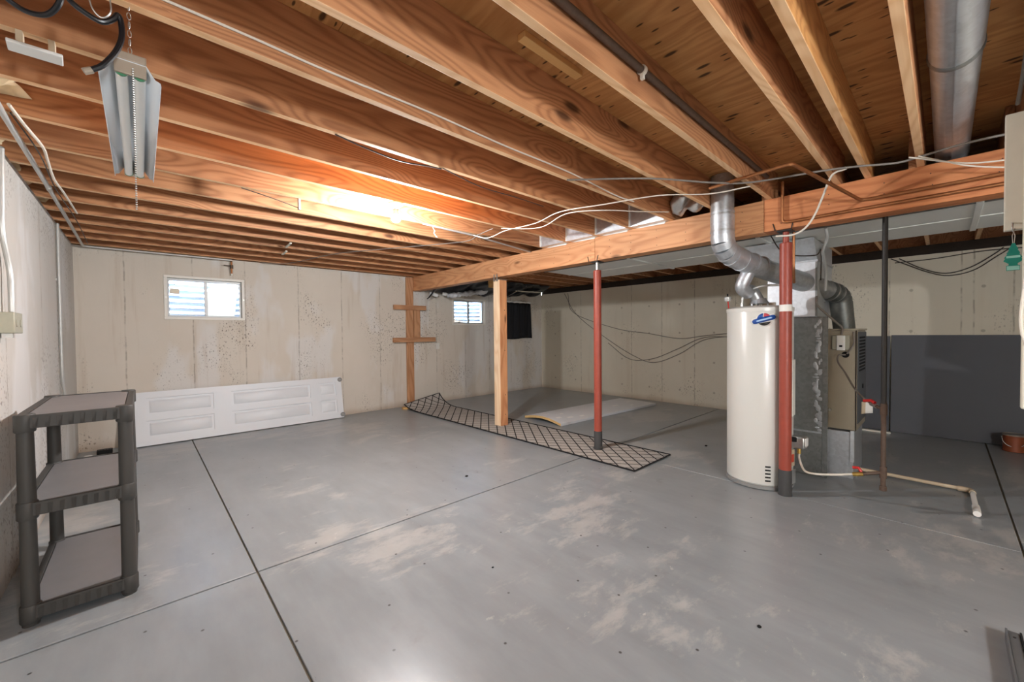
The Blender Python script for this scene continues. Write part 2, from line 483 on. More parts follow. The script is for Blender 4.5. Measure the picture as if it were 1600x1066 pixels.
# ------------------------------------------------------------------ room dimensions
XL, XR, YB, YF = -.56, 7.35, 6.85, -3.0
ZJ, ZS = 2.42, 2.658           # joist underside, subfloor underside
BX0, BX1, BZ = 3.78, 3.94, 2.16  # beam

# floor: base with poured slabs between tooled joints
fl = struct(MB().box(XL-.2, XR+.2, YF-.2, YB+.2, -.12, -.012), 'floor', 'joint_dirt')
xs = [(XL-.2, .456), (.466, 3.866), (3.869, XR+.2)]; ys = [(YF-.2, -.337), (-.325, 2.653), (2.666, YB+.2)]
for xa, xb in xs:
    for ya, yb in ys:
        MB().box(xa, xb, ya, yb, -.012, 0).build('floor_slab', 'concrete_floor', fl, bevel=.003)

# left wall, back wall with two openings, right wall, wall behind the camera
struct(MB().box(XL-.2, XL, YF-.2, YB+.2, -.1, ZJ), 'wall_left', 'wall_left_concrete')
W1 = (.225, 1.105, 1.57, 2.15); W2 = (4.685, 5.56, 1.53, 2.085)
mb = MB(); x = XL; top = ZJ
for (a, b, z0, z1) in (W1, W2):
    mb.box(x, a, YB, YB+.2, -.1, top); mb.box(a, b, YB, YB+.2, -.1, z0); mb.box(a, b, YB, YB+.2, z1, top); x = b
mb.box(x, XR, YB, YB+.2, -.1, top)
struct(mb, 'wall_back', 'wall_back_concrete')
struct(MB().box(XR, XR+.2, YF-.2, YB+.2, -.1, 2.30), 'wall_right', 'wall_right_concrete')
struct(MB().box(XL, XR, YF-.2, YF, -.1, ZJ), 'wall_front', 'wall_plain_concrete')

# ceiling: plywood deck with joists
ce = struct(MB().box(XL-.2, XR+.2, YF-.2, YB+.2, ZS+.02, ZS+.06), 'ceiling', 'joint_dirt')
yy = [YF-.2, -1.83, -.61, .61, 1.83, 3.05, 4.27, 5.49, YB+.2]
for i in range(len(yy)-1):
    xx = [XL-.2, .65, 3.09, 5.53, XR+.2] if i % 2 else [XL-.2, 1.87, 4.31, 6.75, XR+.2]
    for a, b in zip(xx, xx[1:]):
        MB().box(a+.001, b-.001, yy[i]+.001, yy[i+1]-.001, ZS, ZS+.02).build('plywood_sheet', 'plywood', ce)
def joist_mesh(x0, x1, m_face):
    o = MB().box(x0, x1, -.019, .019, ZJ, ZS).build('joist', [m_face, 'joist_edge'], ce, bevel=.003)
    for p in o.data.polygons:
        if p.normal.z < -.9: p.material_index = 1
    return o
def place(o, y):
    o.location = (0, y, 0); return o
EDGES = [1.41+.4113*k for k in range(14)]
NEAR = [.998, .565, .137, -.27, -.68, -1.09, -1.50, -1.91, -2.33, -2.74]
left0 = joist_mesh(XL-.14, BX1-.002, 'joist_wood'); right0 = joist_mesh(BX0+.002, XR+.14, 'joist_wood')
first = True
for e in EDGES+NEAR:
    if first: l, r = left0, right0; first = False
    else:
        l, r = left0.copy(), right0.copy(); COL.objects.link(l); COL.objects.link(r)
    place(l, e-.019); place(r, e+.0205)
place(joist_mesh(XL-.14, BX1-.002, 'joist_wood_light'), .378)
for a in (dict(x0=XL-.18, x1=XL-.142, y0=YF-.2, y1=YB+.2, z0=ZJ, z1=ZS), dict(x0=XR+.142, x1=XR+.18, y0=YF-.2, y1=YB+.2, z0=ZJ, z1=ZS),
          dict(x0=XL-.14, x1=XR+.14, y0=YB+.03, y1=YB+.07, z0=ZJ, z1=ZS), dict(x0=XL-.14, x1=XR+.14, y0=YF-.1, y1=YF-.06, z0=ZJ, z1=ZS)):
    MB().box(*a.values()).build('rim_joist', 'joist_wood', ce)
MB().box(XR+.01, XR+.15, YF, YB, 2.302, ZJ-.001).build('sill_plate', 'sill_dark', ce)

# windows ------------------------------------------------------------
def window(n, W, split):
    a, b, z0, z1 = W
    root = MB()
    t = .035
    for q in ((a, b, z1-t, z1), (a, b, z0, z0+t), (a, a+t, z0+t, z1-t), (b-t, b, z0+t, z1-t)):
        root.box(q[0], q[1], YB-.012, YB+.14, q[2], q[3])
    f = struct(root, 'window_%d' % n, 'window_frame', bevel=.004)
    m = MB(); y0, y1 = YB+.05, YB+.085; a2, b2, c2, d2 = a+t, b-t, z0+t, z1-t; s = .022
    mid = a2+(b2-a2)*split
    for q in ((a2, b2, d2-s*1.3, d2), (a2, b2, c2, c2+s), (a2, a2+s, c2+s, d2-s*1.3), (b2-s, b2, c2+s, d2-s*1.3)):
        m.box(q[0], q[1], y0, y1, q[2], q[3])
    m.box(mid-.017, mid+.017, y0-.012, y1, c2+s, d2-s*1.3)
    m.build('sash', 'window_sash', f, bevel=.003)
    for p, q in ((a2+s, mid-.017), (mid+.017, b2-s)):
        MB().box(p, q, y0+.014, y0+.019, c2+s, d2-s*1.3).build('pane', 'pane_glass', f)
    return f, (a2+s, mid, b2-s, c2+s, d2-s*1.3)
f1, r1 = window(1, W1, .5)
MB().lathe([(.006,0),(.006,.004)], (r1[0]+.055, YB+.058, r1[4]-.05), 12, 'y').build('vent_plug', 'hole_black', f1)
MB().box(r1[0]+.006, r1[0]+.105, YB+.0595, YB+.0635, r1[4]-.175, r1[4]-.105).build('sticker', 'paper_label', f1)
for x in (W1[0]+.018, W1[1]-.018): MB().lathe([(.008,0),(.008,.006)], (x, YB-.018, 1.86), 10, 'y').build('screw', 'steel', f1)
f2, r2_ = window(2, W2, .5)
MB().lathe([(.008,0),(.008,.004)], (r2_[0]+.03, YB+.058, r2_[4]-.05), 12, 'y').build('vent_plug', 'hole_black', f2)
def well(cx, label, zb):
    R_ = .62; m = MB(); nz = 130; na = 28; z0, z1 = zb, 2.72
    def fn(u, v):
        a = pi*v; z = z0+(z1-z0)*u; r = R_+.018*sin(z*2*pi/.085)
        return (cx-r*cos(a), YB+.205+r*sin(a)*.85, z)
    m.grid(fn, nz, na)
    return solo(m, 'window_well', 'well_metal', label, 'window well', 'corrugated window wells', solid=.003)
well(.665, 'corrugated metal window well outside the two-pane window above the leaning door', 1.35)
well(5.12, 'corrugated metal window well outside the window beside the black plastic', 1.35)
m = MB()
def mound(cx, amp, ox):
    def fn(u, v):
        x = cx-.6+1.2*u; y = YB+.21+.5*v
        return (x, y, 1.40+amp*math.exp(-((u-ox)*3)**2)*(.6+.4*v)+.03*sin(x*31)*cos(y*27)+.012*sin(x*83+y*60))
    return fn
solo(MB().grid(mound(5.12, .30, .42), 26, 14), 'soil_mound', 'soil', 'dark soil heaped in the window well beside the black plastic', 'soil', solid=.01)
solo(MB().grid(mound(.665, .16, .9), 26, 14), 'soil_mound', 'soil', 'soil in the well behind the two-pane window', 'soil', solid=.01)
# pale curved cover leaning in the left well, seen in the right-hand pane
poly = [(.68, 1.62)]+[(.68+.40*t, 1.62+.33+.17*(1-(1-t)**2)) for t in [k/10 for k in range(11)]]+[(1.08, 1.62)]
poly[0] = (.68, 1.50); poly[-1] = (1.0, 1.50)
solo(MB().prism(poly, lambda a, b, h: (a, YB+.245+h+(b-1.5)*.12, b), 0, .012), 'well_cover', 'cover_board', 'pale curved cover sheet leaning outside the right pane', 'cover', bevel=.002)

# ------------------------------------------------------------------ beam and posts
bt = thing('beam', (3.86, 2, BZ), 'long built-up timber beam carrying the ceiling joists', 'beam')
for a, b, mname in ((YF+.01, 1.02, 'beam_wood_orange'), (1.023, 2.695, 'beam_wood'), (2.698, YB-.003, 'beam_wood')):
    for x0, x1 in ((BX0, BX0+.052), (BX0+.054, BX0+.106), (BX0+.108, BX1)):
        MB().box(x0, x1, a, b, BZ, ZJ-.0005).build('beam_timber', mname, bt, bevel=.003)
m = MB()
for k in range(26):
    y = -.2+k*.27+random.uniform(-.04,.04)
    for q in range(3): m.lathe([(.0035,0),(.0035,.003)], (BX0-.0028, y+random.uniform(-.01,.01), BZ+.05+.075*q), 6, 'x')
m.build('nail_head', 'black_iron', bt)['kind'] = 'stuff'

def steel_post(x, y, label, tape=False, nut=False):
    t = thing('steel_post', (x, y, 0), label, 'post', 'red steel posts under the beam')
    MB().lathe([(.044,.205),(.044,2.055),(.040,2.06)], (x,y,0), 24).build('column', 'red_paint', t)
    MB().lathe([(.05,.0),(.048,.03),(.047,.205),(.0445,.21)], (x,y,0), 24).build('base_sleeve', 'charcoal_sleeve', t)
    MB().lathe([(.022,2.055),(.022,2.15)], (x,y,0), 16).build('screw_jack', 'red_paint' if tape else 'steel', t)
    MB().box(x-.06, x+.06, y-.05, y+.05, 2.148, 2.1595).build('top_plate', 'black_iron', t, bevel=.002)
    if tape:
        MB().lathe([(.0452,1.505),(.0452,1.56)], (x,y,0), 24).build('tape_band', 'label_white', t)
    for yy_ in (-.055, .055):
        m = MB(); m.tube([(x-.085,y+yy_,2.155),(x-.085,y+yy_*1.2,2.20),(x-.082,y+yy_*1.3,2.215)], .004, 6)
        m.build('bent_nail', 'black_iron', t)
steel_post(3.86, 2.72, 'red steel post standing through the trellis mat in mid-room')
steel_post(3.86, .885, 'red steel post standing right in front of the water heater', True)
wp = thing('timber_post', (3.86, 4.42, 0), 'square pale timber post standing on the trellis mat', 'post')
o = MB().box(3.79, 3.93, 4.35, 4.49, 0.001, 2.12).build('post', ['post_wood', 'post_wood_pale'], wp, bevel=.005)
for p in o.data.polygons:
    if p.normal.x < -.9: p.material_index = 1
m = MB().box(3.785, 3.935, 4.345, 4.495, 2.12, 2.126)
for y in (4.39, 4.45): m.box(3.772, 3.779, y-.012, y+.012, 2.10, 2.20)
m.build('post_cap', 'steel', wp)
m = MB()
for z in (.15, .5, 1.2, 1.7): m.ball((3.93-.05, 4.349, z+random.uniform(-.1,.1)), .006, 6)
m.build('knot', 'sill_dark', wp)['kind'] = 'stuff'

st = thing('wall_stud', (3.70, 6.8, 0), 'wooden stud with nailed crosspieces against the back wall under the beam end', 'stud')
MB().box(3.63, 3.77, YB-.055, YB-.012, 0, ZJ-.01).build('stud', 'stud_wood', st, bevel=.003)
MB().box(3.36, 4.02, YB-.098, YB-.0555, 1.80, 1.885).build('crosspiece', 'stud_wood_cross', st, bevel=.003)
MB().box(3.34, 4.22, YB-.098, YB-.0555, 1.20, 1.285).build('crosspiece', 'stud_wood_cross', st, bevel=.003)
MB().box(3.78, 3.91, YB-.055, YB-.012, 1.286, 1.799).build('spacer_block', 'stud_wood', st, bevel=.003)

# ------------------------------------------------------------------ trunk duct and other ductwork
td = thing('trunk_duct', (4.6, 0, 2.19), 'wide off-white sheet metal trunk duct running behind the beam', 'duct')
cuts = [YF+.05, -1.6, -.15, 1.15, 2.45, 3.75]
for a, b in zip(cuts, cuts[1:]):
    MB().box(4.08, 5.18, a+.003, b-.003, 2.19, ZJ-.004).build('duct_section', 'duct_white', td, bevel=.004)
for y in cuts[1:-1]: MB().box(4.07, 5.19, y-.018, y+.018, 2.178, 2.1895).build('joint_cleat', 'duct_white', td, bevel=.003)
MB().box(4.60, 4.63, YF+.06, 3.745, 2.184, 2.1896).build('seam', 'duct_white', td, bevel=.002)
MB().box(4.075, 4.10, YF+.06, 3.745, 2.182, 2.1896).build('edge_fold', 'galvanised_dark', td)
MB().box(4.12, 5.14, 3.75, 3.77, 2.20, ZJ-.01).build('end_cap', 'galvanised', td)

rd = thing('round_duct', (2.6, -.02, 2.53), 'round galvanised duct slung between the joists at upper right', 'duct')
MB().tube([(.4,-.02,2.535),(2.55,-.02,2.535)], .082, 28).build('pipe', 'galvanised', rd)
MB().tube([(2.56,-.02,2.535),(4.07,-.02,2.535)], .0795, 28).build('pipe', 'galvanised', rd)
MB().tube([(2.535,-.02,2.535),(2.545,-.02,2.535),(2.565,-.02,2.535),(2.575,-.02,2.535)], .085, 28, radii=[.082,.0865,.0865,.081]).build('crimp_band', 'galvanised_dark', rd)
MB().box(.6, 4.0, -.022, -.018, 2.4515, 2.456).build('lock_seam', 'galvanised', rd)

for i, (a, b, lab) in enumerate(((EDGES[1], EDGES[2], 'galvanised sheet closing the joist bay nearest the flue, above the beam'),
                          (EDGES[2], EDGES[3], 'galvanised sheet in the joist bay just left of the red post top'),
                          (EDGES[3], EDGES[4], 'third galvanised bay sheet from the flue, above the beam'),
                          (EDGES[4], EDGES[5], 'galvanised bay sheet farthest from the flue, above the beam'))):
    t = thing('bay_sheet', (3.7, a+.02, ZJ), lab, 'sheet metal', 'galvanised sheets between joists above the beam')
    # sheet leans from the near joist toward the beam, with a bottom flange
    MB().box(3.664, 3.667, a+.002, b-.041, ZJ-.006, ZS-.01).build('sheet', 'galvanised_bright', t)
    MB().box(3.668, 3.779, a+.003, b-.042, ZJ+.001, ZJ+.005).build('flange', 'galvanised_bright', t)
    MB().box(3.652, 3.6635, b-.051, b-.0395, ZJ-.004, ZS-.01).build('lip', 'duct_white', t)
    MB().hexa([(3.772,a+.05,ZJ-.014),(3.779,a+.05,ZJ-.014),(3.779,b-.10,ZJ-.006),(3.772,b-.10,ZJ-.006)], [(3.772,a+.04,ZJ+.0005),(3.779,a+.04,ZJ+.0005),(3.779,b-.05,ZJ+.0005),(3.772,b-.05,ZJ+.0005)]).build('front_tab', 'duct_white', t)
m = MB()
def fo(u, v): return (3.70+.03*sin(u*9+v*5), EDGES[0]+.03+u*.32, ZJ+.03+v*.17+.02*sin(u*14+2*v))
solo(m.grid(fo, 16, 8), 'foil_insulation', 'foil', 'crumpled foil-faced insulation in the joist bay beside the flue', 'insulation', solid=.03)

# flue ---------------------------------------------------------------
fp = thing('flue_pipe', (3.62, 1.29, 2.2), 'galvanised flue pipe dropping from the joists and sloping to the furnace', 'flue')
A, B, C, D = (3.62,1.285,ZS-.005), (3.62,1.285,2.12), (3.83,1.20,1.945), (5.08,.71,1.70)
F = (5.14, .685, 1.362)
MB().tube([A, (3.62,1.285,2.30)], .088, 28).build('riser', 'flue_metal', fp)
def gored(pts, rad, n, r, mt):
    E_ = elbow(pts, rad, n)
    for k in range(len(E_)-1):
        d = (E_[k+1]-E_[k]); L_ = d.length; d = d.normalized()
        q = [E_[k]-d*.012, E_[k]+d*min(.006, L_*.3), E_[k+1]+d*.002]
        MB().tube(q, r, 28, radii=[r*1.035, r*1.03, r*.985]).build('elbow_gore', mt, fp)
gored([(3.62,1.285,2.30), (3.62,1.285,2.03), (3.92,1.164,1.93)], .15, 4, .090, 'galvanised')
MB().tube([(3.88,1.18,1.938), (4.98,.749,1.72)], .088, 28).build('sloping_run', 'flue_metal', fp)
gored([(4.90,.781,1.736), D, F], .17, 4, .089, 'flue_metal_dark')
def ringband(p, q, t, r, nm='collar', mt='steel'):
    p, q = Vector(p), Vector(q); c = p+(q-p)*t; d = (q-p).normalized()*.008
    MB().tube([c-d, c+d], r, 28).build(nm, mt, fp)
for t in (.2, .32): ringband((3.62,1.285,2.40), (3.62,1.285,2.12), t, .0925, mt='galvanised')
ringband((3.62,1.285,2.40), (3.62,1.285,2.12), .75, .0935, mt='flue_metal')
for t in (.0, .09, .18): ringband((3.80,1.21,1.965), (4.98,.749,1.72), t+.02, .0935, mt='galvanised')
for t in (.96, 1.03): ringband((3.88,1.18,1.938), (4.98,.749,1.72), t, .0935)
MB().box(4.17, 4.30, .95, 1.0, 1.90, 1.9).v and None
vt = thing('heater_vent', (4.05, 1.15, 1.57), 'small galvanised vent elbow joining the water heater to the flue', 'flue')
MB().tube(elbow([(3.93,1.165,1.90), (3.90,1.235,1.73), (4.02,1.21,1.69)], .09, 8), .055, 22).build('tee_branch', 'galvanised', vt)
MB().tube(elbow([(3.97,1.222,1.705), (4.06,1.19,1.72), (4.09,1.14,1.60)], .08, 10), .052, 22).build('elbow', 'flue_metal', vt)
MB().lathe([(.082,1.592),(.06,1.625),(.055,1.64)], (4.09,1.14,0), 22).build('draft_hood', 'galvanised', vt)
for a in (0.4, 2.5, 4.6): MB().box(4.09+.07*cos(a)-.006, 4.09+.07*cos(a)+.006, 1.14+.07*sin(a)-.006, 1.14+.07*sin(a)+.006, 1.566, 1.596).build('hood_leg', 'galvanised', vt)

# ------------------------------------------------------------------ water heater
HX, HY, HR, HH = 4.075, 1.135, .255, 1.545
wh = thing('water_heater', (HX, HY, 0), 'tall white cylindrical water heater behind the red post', 'water heater')
MB().lathe([(HR-.012,.03),(HR,.045),(HR,HH-.012),(HR-.004,HH)], (HX,HY,0), 64).build('jacket', 'heater_enamel', wh)
MB().lathe([(HR-.02,.002),(HR+.006,.006),(HR+.007,.03),(HR-.01,.034)], (HX,HY,0), 64).build('base_ring', 'heater_ring', wh)
MB().lathe([(HR+.004,HH-.03),(HR+.005,HH+.002),(HR-.03,HH+.018),(.02,HH+.02)], (HX,HY,0), 64).build('top_cap', 'heater_enamel', wh)
def on_can(ang, z, r=HR): return (HX+r*cos(ang), HY+r*sin(ang), z)
front = math.atan2(-HY, -HX)       # toward the viewer
def patch(name, mat, pts, off, parent=wh, th=.0015):
    """flat mark wrapped on the jacket: pts are (arc metres, z)"""
    a0_, a1_ = min(p[0] for p in pts), max(p[0] for p in pts); cols = 18; lo = []; hi = []
    for c_ in range(cols+1):
        a = a0_+(a1_-a0_)*(.002+.996*c_/cols); zs = []
        for (p, q) in zip(pts, pts[1:]+pts[:1]):
            if (p[0]-a)*(q[0]-a) <= 0 and p[0] != q[0]: zs.append(p[1]+(q[1]-p[1])*(a-p[0])/(q[0]-p[0]))
        lo.append((a, min(zs))); hi.append((a, max(zs)))
    m = MB(); m.grid(lambda u, v: on_can(front+lo[int(round(u*cols))][0]/HR, lo[int(round(u*cols))][1]*(1-v)+hi[int(round(u*cols))][1]*v, HR+off), cols, 1)
    return m.build(name, mat, parent, solid=.001)
bc, bz = .035, 1.445
ell = lambda a, b, t0, t1, n, dx=0, dz=0: [(bc+dx+a*cos(t0+(t1-t0)*k/n), bz+dz+b*sin(t0+(t1-t0)*k/n)) for k in range(n+1)]
def band(l, h, sl):
    out = []
    for sx in (1, -1):
        for k in range(9):
            t = -pi/2+pi*k/8
            a, b = sx*(l+h*cos(t)), sx*h*sin(t)
            out.append((bc+a*cos(sl)-b*sin(sl), bz+a*sin(sl)+b*cos(sl)))
    return out
badge = patch('badge', 'label_white', ell(.062, .060, 0, 2*pi, 28)[:-1], .0005)
def bpatch(mat, pts, off): o = patch('badge_mark', mat, pts, off); o.parent = badge; return o
bpatch('label_white', band(.075, .030, .27), .0008)
bpatch('badge_blue', ell(.052, .052, pi*.55, pi*1.02, 8)+[(bc-.01, bz+.014)], .0022)
bpatch('badge_red', ell(.052, .052, pi*.14, pi*.52, 8)+[(bc-.004, bz+.022)], .0022)
bpatch('badge_black', ell(.052, .052, pi*1.22, pi*1.88, 12), .0022)
bpatch('badge_blue', band(.070, .020, .27), .0034)
bpatch('badge_pale', band(.052, .007, .27), .0048)
for k in range(5):
    z = .075+.03*k
    MB().grid(lambda u, v, z=z: on_can(front-.33+.16*u+.34-.005+.17, z+.012*v, HR+.001), 6, 1).build('vent_slot', 'hole_black', wh, solid=.002)
va = front+1.25       # controls face right of the visible front
def rot_box(cx, cy, w_, d_, z0, z1, ang):
    c_, s_ = cos(ang), sin(ang)
    pts = [(cx+a*c_-b*s_, cy+a*s_+b*c_) for a, b in ((-d_/2,-w_/2),(d_/2,-w_/2),(d_/2,w_/2),(-d_/2,w_/2))]
    return MB().hexa([(x,y,z0) for x,y in pts], [(x,y,z1) for x,y in pts])
px, py, _ = on_can(va, 0, HR+.05)
rot_box(px, py, .10, .10, .36, .46, va).build('gas_valve', 'steel', wh, bevel=.012)
rot_box(px+.05*cos(va), py+.05*sin(va), .07, .012, .38, .45, va).build('valve_face', 'white_plastic', wh, bevel=.004)
MB().tube([(px,py,.36),(px,py,.31)], .014, 10).build('valve_union', 'brass', wh)
kx, ky, _ = on_can(va-.35, 0, HR+.055); MB().lathe([(.024,.0),(.024,.03),(.02,.034)], (kx,ky,.43), 14).build('valve_knob', 'hole_black', wh)
rot_box(*on_can(va-.25, 0, HR+.006)[:2], .13, .008, .20, .34, va-.25).build('warning_label', 'label_tan', wh)
rot_box(*on_can(va-.25, 0, HR+.012)[:2], .10, .005, .235, .30, va-.25).build('warning_mark', 'label_red', wh)
rot_box(*on_can(va-.1, 0, HR+.004)[:2], .15, .008, .04, .16, va-.1).build('burner_door', 'heater_ring', wh, bevel=.003)
rot_box(*on_can(va+.12, 0, HR+.002)[:2], .12, .006, .62, 1.1, va+.12).build('instruction_sticker', 'label_white', wh)
rot_box(HX+.06, HY-.06, .10, .10, HH+.0, HH+.055, .3).build('top_access_box', 'ballast_tan', wh, bevel=.006)
for dx, dy in ((-.1, .11), (.03, -.16)): MB().lathe([(.014,HH),(.014,HH+.05)], (HX+dx,HY+dy,0), 12).build('pipe_nipple', 'steel', wh)
MB().tube([(3.90,1.33,HH+.01),(3.895,1.335,HH+.075)], .005, 6).build('relief_stem', 'red_handle', wh)
MB().lathe([(.022,-.02),(.027,-.012),(.027,.016),(.02,.022)], (3.893,1.337,HH+.092), 14).build('relief_dial', 'conduit_grey', wh)
MB().tube([(3.892,1.337,HH+.11),(3.885,1.335,HH+.14)], .006, 6).build('relief_lever', 'hole_black', wh)

fh = bez([(HX-.1,HY+.11,HH+.05),(3.985,1.235,1.66),(4.0,1.17,1.72),(4.03,1.08,1.745),(4.06,.97,1.745),(4.10,.90,1.76)], 8)
solo(MB().tube(fh, .010, 10), 'water_connector', 'conduit_grey', 'braided grey water connector arching over the heater top', 'pipe')
solo(MB().tube(elbow([(3.965,.855,2.158),(3.965,.855,1.85),(4.10,.88,1.76)], .06), .011, 10), 'copper_riser', 'copper', 'upright copper pipe just right of the front red post top', 'pipe')

# ------------------------------------------------------------------ furnace, return drop, plenum
fu = thing('furnace', (4.95, .87, 0), 'beige upright furnace cabinet on a galvanised base', 'furnace')
MB().box(4.69, 5.25, .555, 1.2, 0, .425).build('base_plenum', 'galvanised', fu, bevel=.004)
MB().box(4.675, 4.69, .548, .575, .16, .44).build('corner_strip', 'galvanised_bright', fu)
MB().box(4.70, 5.26, .535, 1.2, .44, 1.345).build('cabinet', 'furnace_beige', fu, bevel=.006)
MB().box(4.69, 5.27, .525, 1.2, 1.346, 1.362).build('top_flange', 'furnace_beige', fu, bevel=.003)
MB().box(4.715, 5.25, .529, .534, .50, 1.33).build('front_panel', 'furnace_grey', fu, bevel=.002)
MB().box(4.695, 4.70, .537, .545, .44, 1.345).build('edge_trim', 'sill_dark', fu)
m = MB()
for i in range(9):
    for k in range(11): m.box(4.78+.045*i, 4.80+.045*i, .526, .5288, .97+.03*k, .987+.03*k)
m.build('louvre_hole', 'hole_black', fu)['kind'] = 'stuff'
MB().lathe([(.022,.0),(.022,.006)], (5.0, .5225, .82), 14, 'y').build('sight_port', 'hole_black', fu)
MB().box(4.675, 4.6995, .585, .71, 1.17, 1.30).build('junction_plate', 'box_grey', fu, bevel=.004)
sw = MB().box(4.662, 4.675, .615, .675, 1.165, 1.30).build('switch_plate', 'white_plastic', fu, bevel=.003)
MB().box(4.657, 4.662, .625, .665, 1.235, 1.285).build('switch_window', 'label_white', fu)
MB().box(4.657, 4.662, .633, .655, 1.195, 1.212).build('switch_rocker', 'hole_black', fu)
MB().lathe([(.028,0),(.028,.006)], (4.694, .615, 1.125), 18, 'x').build('knockout_hole', 'hole_black', fu)
MB().lathe([(.012,0),(.012,.014)], (4.687, .725, .61), 12, 'x').build('screw_cap', 'steel', fu)
MB().lathe([(.075,0),(.075,.0015),(.071,.002)], (4.6985, .62, .60), 28, 'x').build('pressed_ring', 'furnace_beige', fu)
MB().tube(bez([(4.70,.56,1.33),(4.67,.555,1.28),(4.665,.555,1.22),(4.67,.60,1.135)], 6), .007, 6).build('control_wire', 'cable_grey', fu)

rt = thing('return_duct', (4.62, .97, 0), 'tall mottled galvanised return duct standing beside the furnace', 'duct')
MB().box(4.56, 4.674, .745, 1.2, 0.001, 1.47).build('duct_body', 'galvanised_dark', rt, bevel=.004)  # darker metal: the shade below the shadow line is put into the colour
MB().box(4.555, 4.57, .72, .76, 0.001, 1.47).build('corner_flange', 'galvanised_dark', rt, bevel=.002)
rs = random.Random(3)
for k in range(46):
    z = .43+.0222*k; yc = .785+rs.uniform(-.018,.03); w_ = rs.uniform(.006,.026)
    MB().ball((4.5595, yc, z), 1, 8, (.0016, w_, rs.uniform(.008,.03))).build('reflection_smear', 'galvanised', rt)  # irregular smears of brighter metal standing in for bright reflections on the duct
MB().box(4.548, 4.559, .762, 1.2, .40, .415).build('cross_seam', 'galvanised', rt)
pl = thing('supply_plenum', (4.9, 1, 1.48), 'bright galvanised plenum rising from the furnace to the trunk duct', 'duct')
MB().box(4.56, 5.25, .80, 1.2, 1.475, 1.99).build('plenum_box', 'galvanised_bright', pl, bevel=.004)  # brighter metal: the light above the shadow line is put into the colour
MB().hexa([(4.56,.80,1.992),(5.25,.80,1.992),(5.25,1.2,1.992),(4.56,1.2,1.992)], [(4.40,.80,2.177),(5.25,.80,2.177),(5.25,1.36,2.177),(4.40,1.36,2.177)]).build('transition', 'galvanised_bright', pl, bevel=.003)
MB().box(4.55, 5.255, .795, 1.205, 1.985, 1.998).build('joint_band', 'galvanised', pl)
MB().box(4.553, 4.56, .80, .815, 1.48, 1.98).build('corner_fold', 'galvanised_dark', pl)
for z in (1.62, 1.78): MB().lathe([(.008,0),(.008,.003)], (4.9, .797, z), 8, 'y').build('screw', 'steel', pl)

# electrical whip down to the furnace
solo(MB().tube(bez([(4.06,.66,2.17),(4.12,.66,2.10),(4.2,.70,2.02),(4.30,.71,1.96),(4.45,.72,1.86),(4.50,.73,1.70)], 8), .011, 10), 'conduit_whip', 'conduit_grey', 'grey flexible conduit curving down from the trunk duct', 'conduit')
solo(MB().tube(bez([(4.53,.80,1.66),(4.50,.79,1.58),(4.52,.73,1.50),(4.60,.67,1.42),(4.66,.635,1.37),(4.672,.64,1.31)], 8), .009, 10), 'conduit_whip', 'cable_grey', 'dark grey flexible conduit looping onto the furnace switch', 'conduit')
solo(MB().tube(bez([(3.97,1.02,2.16),(4.1,.98,2.05),(4.3,.92,2.02),(4.5,.80,2.03),(4.56,.775,2.08),(4.5,.765,1.8)], 8), .005, 8), 'control_cable', 'cable_dark', 'thin dark control cable drooping beneath the trunk duct', 'cable')

# ------------------------------------------------------------------ gas piping
GX, GY = 4.02, .305
gp = thing('gas_pipe', (GX, GY, .16), 'black iron gas pipe hanging straight down with two tees', 'pipe')
MB().tube([(GX,GY,ZJ-.01),(GX,GY,.80)], .0165, 14).build('drop_pipe', 'black_iron', gp)
MB().tube([(GX,GY,.80),(GX,GY,.17)], .0155, 14).build('lower_pipe', 'iron_rust', gp)
for z in (.76, .29):
    MB().tube([(GX,GY,z-.042),(GX,GY,z-.03),(GX,GY,z+.03),(GX,GY,z+.042)], .021, 14).build('tee', 'iron_rust', gp)
MB().lathe([(.021,.155),(.0215,.185),(.018,.19)], (GX,GY,0), 14).build('cap', 'iron_rust', gp)
MB().tube([(GX,GY,.76),(4.10,.36,.77)], .012, 10).build('branch', 'iron_rust', gp)
MB().tube([(4.085,.35,.768),(4.14,.385,.775)], .015, 10).build('shutoff_valve', 'steel', gp)
MB().tube([(4.10,.36,.79),(4.12,.385,.805),(4.135,.43,.795)], .012, 8).build('valve_handle', 'red_handle', gp)
MB().tube([(GX,GY,.29),(4.0,.42,.255)], .013, 10).build('branch', 'iron_rust', gp)
MB().tube([(4.0,.415,.256),(3.995,.475,.24)], .016, 10).build('shutoff_valve', 'brass', gp)
MB().tube([(3.985,.425,.275),(3.985,.44,.30),(3.99,.475,.295)], .011, 8).build('valve_handle', 'red_handle', gp)
solo(MB().tube(bez([(3.995,.475,.24),(3.99,.60,.205),(3.985,.72,.185),(3.98,.78,.20),(px+.0,py-.0,.27),(px,py,.315)], 8), .0085, 10), 'gas_connector', 'cable_white', 'white flexible gas connector running low to the water heater', 'pipe')
solo(MB().tube(bez([(4.14,.385,.775),(4.25,.44,.80),(4.42,.52,.86),(4.55,.60,.98),(4.61,.655,1.06),(4.64,.655,1.12),(4.70,.615,1.125)], 8), .0075, 10), 'gas_connector', 'cable_grey', 'grey flexible gas connector looping into the furnace side', 'pipe')
tg = MB().grid(lambda u, v: (4.15+.085*u-.02*v, .375+.075*u+.01*sin(3*u), .80-.03*u-.085*v+.012*sin(4*v)), 6, 5)
t_ = solo(tg, 'paper_tag', ['label_white', 'label_tan'], 'curled paper tag on the red valve beside the furnace', 'tag', solid=.0012)
for i, p in enumerate(t_.data.polygons): p.material_index = 1 if i//5 > 2 else 0

